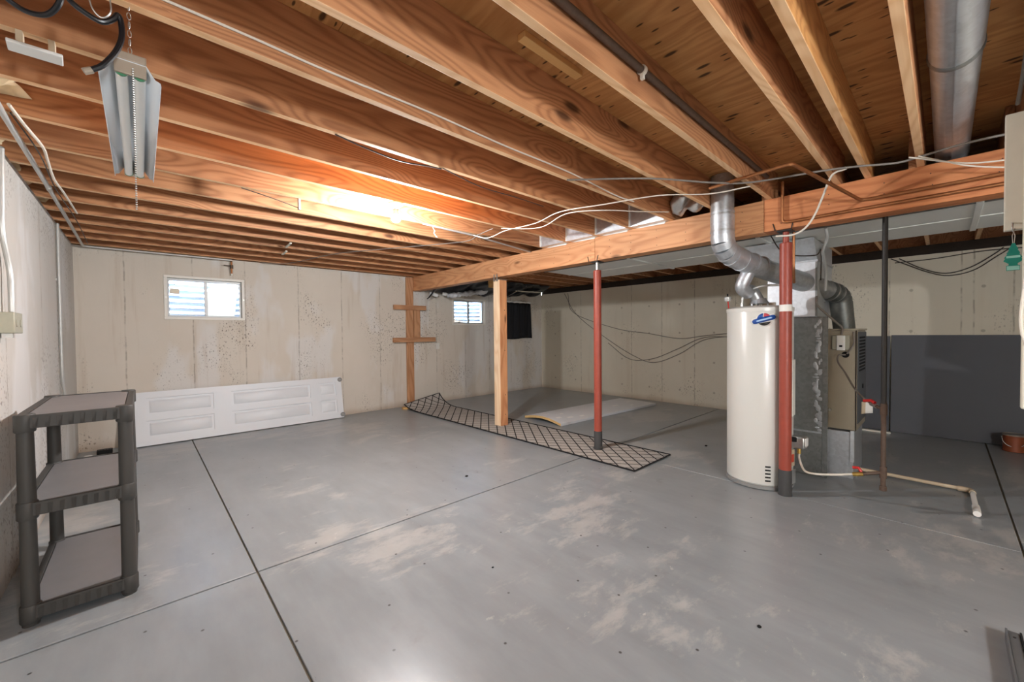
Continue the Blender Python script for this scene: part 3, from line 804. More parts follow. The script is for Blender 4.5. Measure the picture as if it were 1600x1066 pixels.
# condensate drain
pv = thing('drain_pipe', (4.9, .2, 0), 'PVC drain pipe lying on the floor from the furnace base', 'pipe')
MB().tube([(4.97,.553,.032),(4.97,-.10,.024)], .0155, 12).build('long_pipe', 'pvc_tan', pv)
MB().tube(elbow([(4.97,-.08,.024),(4.965,-.155,.024),(4.90,-.16,.024)], .03), .021, 12).build('elbow', 'pvc_tan', pv)
MB().tube([(4.92,-.16,.024),(4.52,-.165,.022)], .0155, 12).build('short_pipe', 'pvc_white', pv)
MB().tube(elbow([(4.55,-.165,.022),(4.42,-.165,.03),(4.36,-.165,.025)], .04), .021, 12).build('outlet', 'pvc_white', pv)

# copper lines on the beam
solo(MB().tube(elbow([(3.755,.885,ZJ+.11),(3.755,.885,2.205),(3.755,-.9,2.205)], .035), .0115, 10), 'copper_pipe', 'copper', 'lower copper pipe turning along the beam from a vertical drop', 'pipe')
solo(MB().tube(elbow([(3.10,1.19,2.404),(3.02,.665,2.400),(3.748,.41,2.262),(3.748,-.9,2.262)], .04), .0115, 10), 'copper_pipe', 'copper', 'upper copper pipe slanting to the beam then running right', 'pipe')
bpipe = thing('iron_pipe', (2.0, .937, 2.53), 'brown iron pipe strapped along the side of a joist', 'pipe')
MB().tube([(XL+.2,.938,2.53),(3.55,.938,2.53)], .016, 12).build('pipe', 'iron_rust', bpipe)
m = MB().tube([(1.675,.938,2.53),(1.695,.938,2.53)], .0215, 14); m.box(1.677,1.693,.93,.945,2.49,2.52)
m.build('strap', 'cable_white', bpipe)
solo(MB().box(1.24, 1.645, 1.24, 1.285, ZS-.028, ZS-.0005), 'cleat', 'cleat_wood', 'short pale wooden cleat nailed under the plywood between joists', 'wood strip', bevel=.002)

# ------------------------------------------------------------------ ceiling bulb
cl = thing('ceiling_lamp', (1.55, 3.06, ZJ), 'lit bare bulb in a white porcelain holder on a joist', 'lamp')
MB().lathe([(.058,ZJ-.001),(.058,ZJ-.012),(.045,ZJ-.022),(.028,ZJ-.034),(.026,ZJ-.05)], (1.55,3.06,0), 28).build('lampholder', 'porcelain', cl)
MB().lathe([(.014,-.002),(.018,-.014),(.028,-.034),(.035,-.050)], (1.55,3.06,ZJ-.048), 24).build('bulb_neck', 'porcelain', cl)
MB().lathe([(.0352,-.0505),(.038,-.062),(.037,-.078),(.032,-.092),(.02,-.103),(.003,-.107)], (1.55,3.06,ZJ-.048), 24).build('bulb', 'bulb_glow', cl)

# ------------------------------------------------------------------ shop light
def shop_light(x, y0, z, label, lit=False):
    t = thing('shop_light', (x, y0, z), label, 'light fixture')
    L_ = 1.2; y1 = y0+L_; w_ = .078
    prof = [(-w_,0),(-w_*.98,.012),(-w_*.80,.018),(-w_*.52,.056),(w_*.52,.056),(w_*.80,.018),(w_*.98,.012),(w_,0)]
    MB().grid(lambda u, v: ((x+prof[min(int(round(v*7)),7)][0]), y0+L_*u, z+prof[min(int(round(v*7)),7)][1]), 1, 7).build('reflector', 'reflector_white', t, solid=.0025)
    MB().box(x-.04, x+.04, y0, y1, z+.058, z+.085).build('housing', 'ballast_tan', t, bevel=.003)
    for ya in (y0+.002, y1-.012):
        MB().hexa([(x-.041,ya,z+.012),(x+.041,ya,z+.012),(x+.041,ya+.010,z+.012),(x-.041,ya+.010,z+.012)],
                  [(x-.041,ya,z+.086),(x+.041,ya,z+.086),(x+.041,ya+.010,z+.086),(x-.041,ya+.010,z+.086)]).build('end_plate', 'ballast_tan', t, bevel=.002)
    for s in (-1, 1):
        MB().tube([(x+s*.023,y0+.022,z+.024),(x+s*.023,y1-.022,z+.024)], .0165, 14).build('tube', 'tube_white', t)
        for ya in (y0+.013, y1-.021):
            MB().tube([(x+s*.023,ya,z+.024),(x+s*.023,ya+.008,z+.024)], .0175, 14).build('socket', 'socket_green', t)
    for ya in (y0+.03, y1-.03):
        m = MB(); zz = z+.086; k = 0; ytop = 1.775 if (not lit and ya < y0+.5) else ya
        if ytop != ya: ya = y0+.006
        yb_ = ya
        while zz < ZJ+(.03 if ytop != yb_ else -.004):
            ya = yb_+(ytop-yb_)*(zz-z-.086)/(ZJ+.03-z-.086)
            ang = (pi/2)*(k % 2)+.4
            ring = [(x+.0055*cos(a)*cos(ang), ya+.0055*cos(a)*sin(ang), zz+.009+.0115*sin(a)) for a in [2*pi*q/8 for q in range(9)]]
            m.tube(ring, .0014, 5, cap=False); zz += .0185; k += 1
        m.build('hanging_chain', 'steel', t)
    if not lit:
        m = MB()
        zz = z+.03
        for k in range(62):
            m.ball((x+.006, y0-.008, zz-.0078*k), .0030, 6)
        m.build('pull_chain', 'steel', t)
    return t
shop_light(-.008, 1.90, 2.235, 'unlit twin-tube shop light hanging on chains at upper left')
gl = thing('fill_globe', (.5, -2.06, 1.62), 'round white fill globe, added unseen behind the viewpoint', 'lamp')  # globe added out of view to brighten the room from behind the camera
MB().ball((.5,-2.06,1.78), .16, 28).build('globe', 'fill_glow', gl)
MB().lathe([(.05,1.935),(.05,1.96),(.02,1.985)], (.5,-2.06,0), 20).build('cap', 'porcelain', gl)
MB().tube([(.5,-2.06,1.98),(.5,-2.06,ZS-.001)], .005, 8).build('cord', 'rubber_black', gl)
pc = thing('power_cord', (-.1, 1.80, 2.35), 'thick black power cord looped over the shop light', 'cord')
MB().tube(bez([(-.34,1.86,2.41),(-.28,1.865,2.35),(-.235,1.87,2.325),(-.19,1.85,2.325),(-.16,1.81,2.35),(-.15,1.79,2.40)], 8), .0075, 10).build('cable', 'rubber_black', pc)
MB().tube(bez([(-.15,1.79,2.40),(-.135,1.78,2.355),(-.105,1.78,2.335),(-.07,1.78,2.325),(-.045,1.78,2.345),(-.033,1.78,2.365),(-.026,1.785,2.345),(-.026,1.785,2.30),(-.04,1.785,2.25),(-.07,1.785,2.195),(-.098,1.79,2.17)], 8), .0078, 10).build('cable', 'rubber_black', pc)
MB().tube([(-.094,1.789,2.172),(-.112,1.79,2.160)], .0095, 10).build('cable_end', 'ballast_tan', pc)
solo(MB().tube(bez([(-.10,1.80,2.415),(-.09,1.805,2.37),(-.07,1.81,2.355),(-.05,1.80,2.375),(-.05,1.80,2.415)], 8), .0022, 6), 'wire_hook', 'steel', 'bent wire hook on the joist above the black cord', 'hook')
# white strip fixture on the joist
pf = thing('white_strip', (-.24, 2.18, 2.36), 'small white plastic strip screwed under a joist at far upper left', 'strip')
MB().hexa([(-.315,2.155,2.352),(-.185,2.155,2.352),(-.19,2.225,2.352),(-.32,2.225,2.352)], [(-.315,2.155,2.364),(-.185,2.155,2.364),(-.19,2.225,2.364),(-.32,2.225,2.364)]).build('plate', 'white_plastic', pf, bevel=.003)
for x in (-.29, -.215): MB().box(x-.008, x+.008, 2.19, 2.225, 2.364, ZJ-.001).build('standoff', 'label_tan', pf)

# ------------------------------------------------------------------ shelf unit
sh = thing('shelf_unit', (-.24, 3.33, 0), 'dark grey three-tier plastic shelf standing by the left wall', 'shelf')
SX0, SX1, SY0, SY1 = -.437, -.040, 2.885, 3.76
for zt in (.09, .575, .985):
    s_ = MB().box(SX0+.03, SX1-.03, SY0+.02, SY1-.02, zt-.022, zt).build('shelf', 'shelf_top_plastic', sh, bevel=.004)
    m = MB()
    for x0, x1, y0, y1 in ((SX0+.03,SX1-.03,SY0,SY0+.019), (SX0+.03,SX1-.03,SY1-.019,SY1), (SX0,SX0+.029,SY0+.03,SY1-.03), (SX1-.029,SX1,SY0+.03,SY1-.03)):
        m.box(x0, x1, y0, y1, zt-.058, zt+.004)
    m.build('rim', 'shelf_plastic', s_, bevel=.003)
    for k in range(8):
        x = SX0+.065+.038*k
        m = MB(); m.hexa([(x-.006,SY0-.008,zt-.054),(x+.007,SY0-.001,zt-.054),(x+.007,SY0+.001,zt-.054),(x-.007,SY0+.001,zt-.054)], [(x-.006,SY0-.010,zt-.006),(x+.010,SY0-.001,zt-.006),(x+.010,SY0+.001,zt-.012),(x-.004,SY0+.001,zt-.012)])
        m.build('rib', 'shelf_plastic', s_)
    for x in (SX0+.03, SX1-.03):
        for y in (SY0+.03, SY1-.03):
            MB().lathe([(.033,zt-.075),(.036,zt-.07),(.036,zt+.003),(.033,zt+.008)], (x,y,0), 20).build('corner_collar', 'shelf_plastic', s_)
for x in (SX0+.03, SX1-.03):
    for y in (SY0+.03, SY1-.03):
        for z0, z1 in ((.0, .502), (.503, .93)):
            MB().lathe([(.029,z0),(.031,z0+.03),(.028,z1)], (x,y,0), 20).build('leg', 'shelf_plastic', sh)

# ------------------------------------------------------------------ doors
def panel_door(name, label, to_world, panels, L_, Wd, th, parent_loc):
    d = thing(name, parent_loc, label, 'door')
    # stiles and rails between recessed panels, then raised panel fields
    us = sorted({0, L_}|{p[0] for p in panels}|{p[1] for p in panels}); vs = sorted({0, Wd}|{p[2] for p in panels}|{p[3] for p in panels})
    m = MB()
    def bx(mm, u0, u1, v0, v1, h0, h1, ins=0):
        mm.hexa([to_world(u0,v0,h0),to_world(u1,v0,h0),to_world(u1,v1,h0),to_world(u0,v1,h0)],
                [to_world(u0+ins,v0+ins,h1),to_world(u1-ins,v0+ins,h1),to_world(u1-ins,v1-ins,h1),to_world(u0+ins,v1-ins,h1)])
    core = MB(); bx(core, 0, L_, 0, Wd, 0, th-.016); core.build('door_core', 'door_white', d)
    for i in range(len(us)-1):
        for j in range(len(vs)-1):
            uc, vc = (us[i]+us[i+1])/2, (vs[j]+vs[j+1])/2
            if any(p[0] < uc < p[1] and p[2] < vc < p[3] for p in panels): continue
            bx(m, us[i], us[i+1], vs[j], vs[j+1], th-.016, th)
    m.build('stile_and_rail', 'door_white', d)
    for p in panels:
        q = MB(); bx(q, p[0]+.028, p[1]-.028, p[2]+.028, p[3]-.028, th-.016, th-.003, .022); q.build('raised_panel', 'door_white', d)
    return d
# leaning door: u runs along the wall, v up the slope
DL, DW = 2.57, .66; yb0, tilt = 6.665, math.asin(.14/.66)
def lean(u, v, h):
    return (-.17+u, yb0+v*sin(tilt)-h*cos(tilt), .003+v*cos(tilt)+h*sin(tilt))
P = []
for v0, v1 in ((.09, .30), (.37, .58)):
    P += [(.20, .875, v0, v1), (1.075, 2.095, v0, v1), (2.22, 2.48, v0, v1)]
dd = panel_door('panel_door', 'white six-panel door leaning on its long edge against the back wall', lean, P, DL, DW, .038, (1.1, 6.7, 0))
for v in (.05, .615):
    c = Vector(lean(DL-.02, v, .038)); n_ = Vector((0, -cos(tilt), sin(tilt)))
    MB().tube([c, c+n_*.018], .035, 18).build('corner_wheel', 'heater_ring', dd)
    MB().tube([c+n_*.018, c+n_*.022], .014, 14).build('wheel_hub', 'steel', dd)
# second door flat on the floor beyond the mat
a0, a1, b0 = Vector((4.40,3.74,0)), Vector((6.92,3.60,0)), Vector((4.62,4.50,0))
ud = (a1-a0).normalized(); vd = Vector((-ud.y, ud.x, 0)); skew = (b0-a0).dot(ud)/.76
def flat(u, v, h):
    p = a0+ud*(u+skew*v*0)+vd*v; arch = .05*sin(pi*min(max(v/.78,0),1))*(1-u/2.6)
    return (p.x, p.y, .004+arch+h)
fd = thing('door_slab', (5.6, 4, 0), 'white door slab lying flat on the floor beyond the mat', 'door')
mm = MB()
nu, nv = 10, 12
top_ = lambda u, v: flat(2.52*u, .78*v, .036); bot_ = lambda u, v: flat(2.52*u, .78*v, 0)
mm.grid(top_, nu, nv); mm.build('top_skin', 'door_white', fd)
mm = MB().grid(bot_, nu, nv); mm.build('bottom_skin', 'door_white', fd)
mm = MB().grid(lambda u, v: flat(2.52, .78*v, .036*u), 1, nv); mm.build('far_edge', 'door_white', fd)
mm = MB().grid(lambda u, v: flat(2.52*v, 0, .036*u), 1, nu).grid(lambda u, v: flat(2.52*v, .78, .036*u), 1, nu); mm.build('long_edge', 'door_white', fd)
mm = MB().grid(lambda u, v: flat(0, .78*v, .036*u), 1, nv); mm.build('raw_edge', 'door_core', fd)
for (u, v, l_, w_) in ((.12,.18,.10,.05),(.30,.12,.12,.05),(.33,.33,.09,.04),(.12,.46,.12,.04),(.55,.10,.10,.04),(.22,.62,.1,.04),(1.25,.45,.09,.03),(1.62,.28,.16,.05),(1.95,.15,.1,.04),(1.7,.55,.08,.03),(2.2,.4,.1,.03)):
    MB().hexa([flat(u,v,.0362),flat(u+l_,v,.0362),flat(u+l_,v+w_,.0362),flat(u,v+w_,.0362)], [flat(u+.01,v+.008,.0372),flat(u+l_-.01,v+.006,.0372),flat(u+l_-.008,v+w_-.006,.0372),flat(u+.012,v+w_-.008,.0372)]).build('filler_patch', 'smear_white', fd)

# ------------------------------------------------------------------ trellis mat
MX0, MX1, MY0, MY1 = 3.465, 4.205, 2.025, 6.78
def matz(x, y):
    t = max(0, (y-6.05)/(MY1-6.05)); side = .35+.65*(x-MX0)/(MX1-MX0)
    return .006+.20*side*t**2.2
mt = thing('trellis_mat', (3.83, 4.4, 0), 'long beige runner mat with black diamond trellis, curled at the wall end', 'mat')
def matpt(u, v):
    x = MX0+(MX1-MX0)*u; y = MY0+(MY1-MY0)*v
    return (x, y-.25*max(0, (y-6.05)/(MY1-6.05))**2*.6, matz(x, y))
nu, nv = 38, 240
def hole(u, v):
    x = MX0+(MX1-MX0)*u; y = MY0+(MY1-MY0)*v
    return (3.775 < x < 3.945 and 4.335 < y < 4.505) or ((x-3.86)**2+(y-2.72)**2 < .063**2)
MB().grid(matpt, nu, nv, hole).build('carpet', 'mat_trellis', mt, solid=.006)
m = MB()
for u in (0, 1): m.tube([(lambda p: (p[0], p[1], p[2]+.004))(matpt(u, k/60)) for k in range(61)], .009, 6)
for v in (0, 1): m.tube([(lambda p: (p[0], p[1], p[2]+.004))(matpt(k/12, v)) for k in range(13)], .007, 6)
m.build('bound_edge', 'mat_border', mt)
solo(MB().hexa([(3.40,6.56,.0),(3.60,6.50,.0),(3.63,6.60,.0),(3.43,6.66,.0)], [(3.40,6.56,.035),(3.60,6.50,.04),(3.63,6.60,.04),(3.43,6.66,.035)]), 'wood_scrap', 'scrap_wood', 'short wood offcut under the curled end of the mat', 'wood scrap', bevel=.003)

# ------------------------------------------------------------------ grey panels on the right wall
def lean_board(y0, y1, mat, label, zt, xb, th=.016):
    m = MB().hexa([(xb,y0,.004),(xb+th,y0,.004),(xb+th,y1,.004),(xb,y1,.004)], [(XR-.006-th,y0,zt),(XR-.006,y0,zt),(XR-.006,y1,zt),(XR-.006-th,y1,zt)])
    return solo(m, 'grey_panel', mat, label, 'panel', 'grey panels leaning on the right wall', bevel=.002)
lean_board(.50, 1.72, 'panel_grey_darker', 'slate grey wall panel mostly hidden behind the furnace', 1.262, 7.28)
lean_board(-1.95, .485, 'panel_grey', 'wide slate grey panel leaning on the right wall behind the gas pipe', 1.275, 7.25)
solo(MB().box(7.08, 7.12, .47, 1.5, 0, .02), 'floor_strip', 'trim_white', 'white wooden strip on the floor in front of the grey panels', 'strip', bevel=.003)
# paint can
pcx, pcy = 7.0, -.52
can = thing('paint_can', (pcx, pcy, 0), 'rusty brown paint can on the floor in front of the grey panel', 'can')
MB().lathe([(.080,.002),(.083,.006),(.083,.012),(.081,.016),(.081,.175)], (pcx,pcy,0), 32).build('body', 'can_rust', can)
MB().lathe([(.083,.175),(.085,.18),(.085,.19),(.078,.194),(.074,.186),(.005,.184)], (pcx,pcy,0), 32).build('rim', 'can_rim', can)
MB().tube([(pcx-.083*cos(a*.1), pcy+.083*sin(a*.1)*0+.088*cos(pi*a/10), .15-.09*sin(pi*a/10)) for a in range(11)], .0025, 6).build('handle', 'steel', can)
for a in (-.085, .085): MB().lathe([(.009,-.003),(.009,.003)], (pcx-.008, pcy+a, .15), 10, 'y').build('handle_ear', 'can_rim', can)

# ------------------------------------------------------------------ white boards at the right edge
solo(MB().box(3.20, 3.24, -.275, -.197, 1.84, ZJ-.002), 'painted_board', 'painted_board', 'short white painted board hanging from the joists at the right edge', 'board', bevel=.003)
solo(MB().box(3.02, 3.06, -.42, -.243, .97, ZJ-.002), 'painted_board', 'painted_board', 'long white painted board at the extreme right edge', 'board', bevel=.008)
af = thing('air_freshener', (3.18, -.226, 1.70), 'green tree-shaped air freshener hanging from a hook', 'air freshener')
half = [(.006,.105),(.014,.088),(.022,.075),(.019,.072),(.030,.055),(.026,.052),(.040,.034),(.036,.030),(.043,.018),(.020,.004),(.020,-.004),(.030,-.006),(.030,-.030)]
poly = [(-a,b) for a, b in half]+[(a,b) for a, b in reversed(half)]
MB().prism(poly, lambda a, b, h: (3.185+h, -.226+a*.72, 1.668+b*1.0), 0, .003).build('card', 'air_green', af)
MB().box(3.1835, 3.1849, -.248, -.204, 1.700, 1.711).build('band', 'air_pale', af); MB().box(3.1835, 3.1849, -.246, -.206, 1.640, 1.660).build('label_band', 'air_pale', af)
MB().tube([(3.1865,-.228,1.77),(3.190,-.231,1.81),(3.192,-.227,1.832),(3.190,-.222,1.81),(3.1865,-.224,1.77)], .0012, 5).build('string', 'cable_white', af)
solo(MB().tube(bez([(3.2,-.222,1.875),(3.185,-.223,1.870),(3.178,-.221,1.848),(3.187,-.224,1.832),(3.196,-.230,1.845)], 6), .0035, 8), 'wire_hook', 'steel', 'bent steel hook on the short white board holding the air freshener', 'hook')
solo(MB().tube(bez([(3.012,-.262,1.75),(3.008,-.252,1.62),(3.006,-.243,1.50),(3.008,-.238,1.40),(3.01,-.242,1.33),(3.012,-.256,1.27)], 8), .006, 8), 'hanging_cord', 'cable_white', 'white cord hanging along the long white board', 'cord')
# grey channel rail on the floor at lower right
rl = thing('metal_rail', (2.5, -.2, 0), 'grey metal channel rail lying on the floor at lower right', 'rail')
MB().box(1.95, 2.73, -.192, -.186, 0.001, .05).build('side_wall', 'rail_grey', rl)
MB().box(1.95, 2.73, -.232, -.226, 0.001, .05).build('side_wall', 'hole_black', rl)
MB().box(1.95, 2.73, -.2255, -.1925, 0.001, .044).build('web', 'rail_grey', rl, bevel=.002)
m = MB(); m.lathe([(.005,.0),(.005,.002)], (2.68,-.209,.044), 8); m.build('rivet', 'black_iron', rl)

# ------------------------------------------------------------------ left wall services
cj = thing('ceiling_conduit', (-.45, 5, 2.4), 'long pale conduit running under the joist ends along the left wall', 'conduit')
MB().tube([(-.45,.6,2.402),(-.455,4.3,2.402)], .0135, 12).build('pipe', 'conduit_grey', cj)
MB().tube(elbow([(-.455,4.3,2.402),(-.47,6.76,2.402),(.95,6.76,2.402)], .05), .0125, 12).build('pipe', 'conduit_grey', cj)
MB().tube([(-.4545,4.26,2.402),(-.455,4.34,2.402)], .0165, 12).build('coupling', 'steel', cj)
wc = thing('wall_conduit', (-.54, 5.5, .85), 'thin vertical conduit on the left wall near the corner', 'conduit')
MB().tube(bez([(-.543,5.55,2.40),(-.543,5.55,1.5),(-.543,5.55,1.1),(-.541,5.56,.95),(-.535,5.60,.80)], 6), .011, 10).build('pipe', 'conduit_grey', wc)
MB().box(-.5595, -.5535, 5.50, 5.60, 1.87, 1.89).build('strap', 'steel', wc)
bc_ = thing('box_conduit', (-.54, 3.5, 1.5), 'vertical conduit dropping into the grey electrical box', 'conduit')
MB().tube(bez([(-.543,3.53,2.40),(-.543,3.50,2.1),(-.543,3.49,1.93),(-.53,3.54,1.74),(-.525,3.53,1.60),(-.525,3.53,1.495)], 6), .0125, 10).build('pipe', 'conduit_grey', bc_)
eb = thing('electrical_box', (-.53, 3.55, 1.43), 'grey metal electrical box on the left wall', 'electrical box')
MB().box(-.5595, -.50, 3.42, 3.62, 1.375, 1.49).build('box_body', 'box_grey', eb, bevel=.004)
for y in (3.47, 3.57): MB().lathe([(.022,0),(.022,.002),(.018,.003)], (-.500, y, 1.432), 18, 'x').build('knockout', 'box_grey', eb)
for z in (1.40, 1.46): MB().box(-.5595, -.53, 3.625, 3.66, z-.012, z+.012).build('mounting_tab', 'steel', eb)
MB().box(-.55, -.51, 3.44, 3.47, 1.35, 1.374).build('bottom_connector', 'steel', eb)

def cable(pts, r, mat, label, n=6, name='cable', grp=None):
    return solo(MB().tube(bez(pts, n), r, 7), name, mat, label, 'cable', grp)
cable([(-.42,2.9,2.412),(-.40,3.1,2.40),(-.375,3.37,2.398),(-.385,3.6,2.405),(-.40,4.0,2.395),(-.39,4.35,2.40),(-.38,5.05,2.41)], .007, 'cable_white', 'white cable tacked beneath the joists beside the left wall conduit', 3)
cable([(-.43,3.0,2.412),(-.40,3.5,2.39),(-.42,4.3,2.40),(-.40,5.3,2.39),(-.42,6.6,2.405)], .0035, 'cable_dark', 'thin dark wire sagging under the joists by the left wall')
# insulation tucked above the left wall
ins = [(EDGES[3], EDGES[4]), (EDGES[4], EDGES[5]), (EDGES[5], EDGES[6]), (EDGES[6], EDGES[7]), (EDGES[7], EDGES[8]), (EDGES[8], EDGES[9])]
insl = ['ragged tan insulation batt in the joist bay nearest the shop light', 'tan insulation batt above the electrical box conduit', 'fourth tan insulation batt along the left wall top', 'fifth tan insulation batt along the left wall top', 'sixth tan insulation batt along the left wall top', 'farthest tan insulation batt along the left wall top']
for (a, b), lb in zip(ins, insl):
    rr = random.Random(int(a*100))
    ph = [rr.uniform(0, 6) for _ in range(4)]; ext = .20+.08*rr.random()
    if a > EDGES[4]-.01: ext = .05
    fn = lambda u, v: (XL-.13+(ext+.13)*v+(.03*sin(u*9+ph[0])+.02*sin(u*23+ph[3])-.05*u)*v, a+.005+(b-a-.05)*u, ZJ+.006+(1-v)*.02+.20*v*abs(sin(u*2.5+.3))*.5+.02*v*abs(sin(u*17+ph[1]))+.05*v*v*abs(sin(u*5+ph[2]))+.018*sin(u*29+v*7)*v)
    solo(MB().grid(fn, 18, 8), 'insulation_batt', 'insulation', lb, 'insulation', 'insulation batts above the left wall', solid=.012)

# wires under the joists
cable([(1.30,6.80,2.413),(1.62,6.55,2.408),(1.87,5.46,2.408),(2.22,4.7,2.402),(2.58,4.11,2.408),(2.73,3.68,2.398),(2.68,3.42,2.408),(2.62,3.1,2.405)], .0045, 'cable_grey', 'thin grey cable strung diagonally under the far joists')
cable([(2.62,3.46,2.41),(2.72,3.35,2.37),(2.75,3.25,2.375),(2.78,3.08,2.408),(2.78,2.66,2.395),(2.72,2.30,2.41),(2.80,1.90,2.395),(2.98,1.52,2.41),(3.18,1.22,2.39),(3.3,.98,2.41)], .0045, 'cable_white', 'upper of two white cables crossing the joists before the beam')
cable([(2.70,3.06,2.41),(2.86,2.68,2.372),(2.80,2.30,2.408),(2.90,1.98,2.385),(3.2,1.83,2.40),(3.55,1.72,2.44)], .0045, 'cable_white', 'lower white cable sagging before the beam toward the foil insulation')
cable([(2.20,1.80,2.414),(2.60,1.40,2.41),(2.95,1.12,2.39),(3.2,.95,2.405),(3.35,.56,2.41),(3.45,.38,2.412),(3.5,.22,2.395),(3.52,.12,2.405),(3.45,-.05,2.40),(3.5,-.25,2.412),(3.55,-.6,2.40)], .0065, 'cable_grey', 'grey cable bundle crossing the right-hand joists toward the white boards')
cable([(3.50,.12,2.405),(3.60,0,2.36),(3.65,-.12,2.31),(3.68,-.4,2.22)], .0045, 'cable_white', 'white cable slanting down across the beam at right')
cable([(3.48,.16,2.405),(3.62,-.05,2.345),(3.68,-.2,2.325),(3.7,-.5,2.30)], .0045, 'cable_white', 'second white cable on the beam, passing behind the slanting one')
cable([(3.42,.45,2.41),(3.46,.53,2.40),(3.58,.60,2.30),(3.66,.66,2.20),(3.68,.72,2.12),(3.69,.80,2.085),(3.72,.92,2.10)], .007, 'cable_white', 'white cable drooping down in front of the red post top')
cable([(.25,1.598,2.47),(.46,1.598,2.465),(.66,1.598,2.47),(1.08,1.598,2.46),(1.49,1.598,2.47),(2.05,1.598,2.46),(2.5,1.598,2.445),(2.9,1.62,2.41)], .0055, 'cable_white', 'white cable stapled along a joist face at upper centre') if False else None
cable([(-.3,1.776,2.475),(.3,1.777,2.47),(.6,1.777,2.462),(1.1,1.776,2.468),(1.6,1.777,2.458),(2.2,1.777,2.46),(2.75,1.775,2.43),(2.95,1.72,2.405)], .005, 'cable_white', 'white cable stapled along a joist face at upper centre')
cable([(.78,2.215,2.418),(.95,2.205,2.39),(1.15,2.205,2.378),(1.35,2.215,2.405),(1.45,2.225,2.418)], .004, 'cable_dark', 'dark wire sagging off a joist edge at upper centre')
cable([(1.45,2.21,2.418),(1.75,2.20,2.37),(2.1,2.21,2.375),(2.5,2.3,2.412)], .0035, 'cable_dark', 'second dark wire sagging off the same joist, nearer the beam')
cable([(.55,3.44,2.412),(.75,3.44,2.38),(.93,3.46,2.35)], .0035, 'cable_dark', 'dark wire ending at a small clip under the joists')
solo(MB().box(.925, .94, 3.44, 3.47, 2.335, ZJ-.001), 'joist_clip', 'conduit_grey', 'small grey metal clip hanging under a joist', 'clip', bevel=.002)
solo(MB().tube(elbow([(2.0,3.40,2.405),(2.64,3.45,2.405),(3.74,3.68,2.405)], .05), .010, 8), 'conduit_run', 'conduit_grey', 'thin grey conduit under the joists right of the bulb', 'conduit')
cable([(2.15,3.47,2.41),(2.17,3.46,2.37),(2.15,3.45,2.35),(2.18,3.44,2.31)], .004, 'cable_white', 'short white wire end dangling right of the bulb')
for (x, y, lb) in ((1.29, 5.28, 'nearer of two short white strips bridging the far joists'), (1.37, 5.80, 'farther of two short white strips bridging the far joists')):
    solo(MB().hexa([(x-.012,y-.14,2.408),(x+.012,y-.14,2.408),(x+.03,y+.14,2.408),(x+.006,y+.14,2.408)], [(x-.012,y-.14,2.4185),(x+.012,y-.14,2.4185),(x+.03,y+.14,2.4185),(x+.006,y+.14,2.4185)]), 'bridging_strip', 'trim_white', lb, 'strip')

cable([(2.2,-.215,2.62),(2.7,-.225,2.56),(3.0,-.232,2.50),(3.15,-.23,2.44)], .008, 'cable_grey', 'grey cable running along the joist beside the round duct')
# cables on the right wall
for pts, lb in (([(7.34,6.1,2.27),(7.33,5.73,1.75),(7.335,4.88,1.18),(7.335,4.28,.86),(7.335,3.86,.75),(7.335,3.36,.93),(7.335,2.9,1.2),(7.335,2.3,1.27)], 'lowest thin cable drooping across the right wall behind the red post'),
                ([(7.34,6.0,2.27),(7.335,5.82,1.80),(7.335,4.72,1.43),(7.335,3.99,1.32),(7.335,3.36,1.22),(7.335,2.9,1.27),(7.335,2.2,1.34)], 'upper thin cable crossing the right wall behind the red post'),
                ([(7.335,4.9,1.12),(7.335,4.4,.80),(7.335,3.9,.82),(7.335,3.4,1.02),(7.335,2.9,1.24),(7.335,2.3,1.24)], 'middle thin cable drooping across the right wall behind the red post'),
                ([(7.34,.50,2.29),(7.335,.33,2.18),(7.335,.15,2.07),(7.335,-.02,2.01),(7.335,-.22,2.05),(7.335,-.41,2.20),(7.34,-.52,2.29)], 'lower dark cable looping on the right wall above the grey panel'),
                ([(7.34,.42,2.28),(7.335,.20,2.12),(7.335,.0,2.04),(7.335,-.2,2.09),(7.335,-.38,2.22),(7.34,-.45,2.29)], 'upper dark cable looping on the right wall above the grey panel'),
                ([(7.34,.46,2.23),(7.335,.1,2.235),(7.335,-.3,2.27),(7.34,-.7,2.26)], 'straight dark cable along the top of the right wall')):
    cable(pts, .006, 'cable_grey' if 'thin' in lb else 'cable_dark', lb)
cable([(5.6,.98,2.40),(5.62,.985,2.15),(5.615,.98,1.98),(5.63,.975,1.84)], .008, 'label_tan', 'tan twine hanging beyond the furnace plenum')
solo(MB().box(5.95, 6.0, 1.825, 1.86, 2.18, ZJ+.0), 'hanger_block', 'stud_wood', 'short wooden block hanging from a joist left of the heater vent', 'wood block', bevel=.003)

# ------------------------------------------------------------------ back wall details
hy = thing('hose_valve', (.95, 6.82, 2.3), 'old brass valve with lever on a pipe above the left window', 'valve')
MB().tube(elbow([(.95,YB+.0,2.395),(.95,YB-.06,2.395),(.95,YB-.06,2.22)], .02), .011, 10).build('pipe', 'copper', hy)
MB().tube([(.95,YB-.06,2.34),(.95,YB-.06,2.29)], .020, 10).build('valve_body', 'iron_rust', hy)
MB().tube([(.95,YB-.06,2.325),(.86,YB-.065,2.327)], .006, 8).build('lever', 'black_iron', hy)
MB().tube([(.95,YB-.06,2.225),(.948,YB-.06,2.195)], .008, 8).build('spout_tip', 'label_white', hy)
solo(MB().box(4.28, 4.36, YB-.014, YB-.001, 1.05, 1.17), 'outlet_plate', 'outlet_white', 'small white outlet plate on the back wall below the crosspiece', 'outlet', bevel=.003)
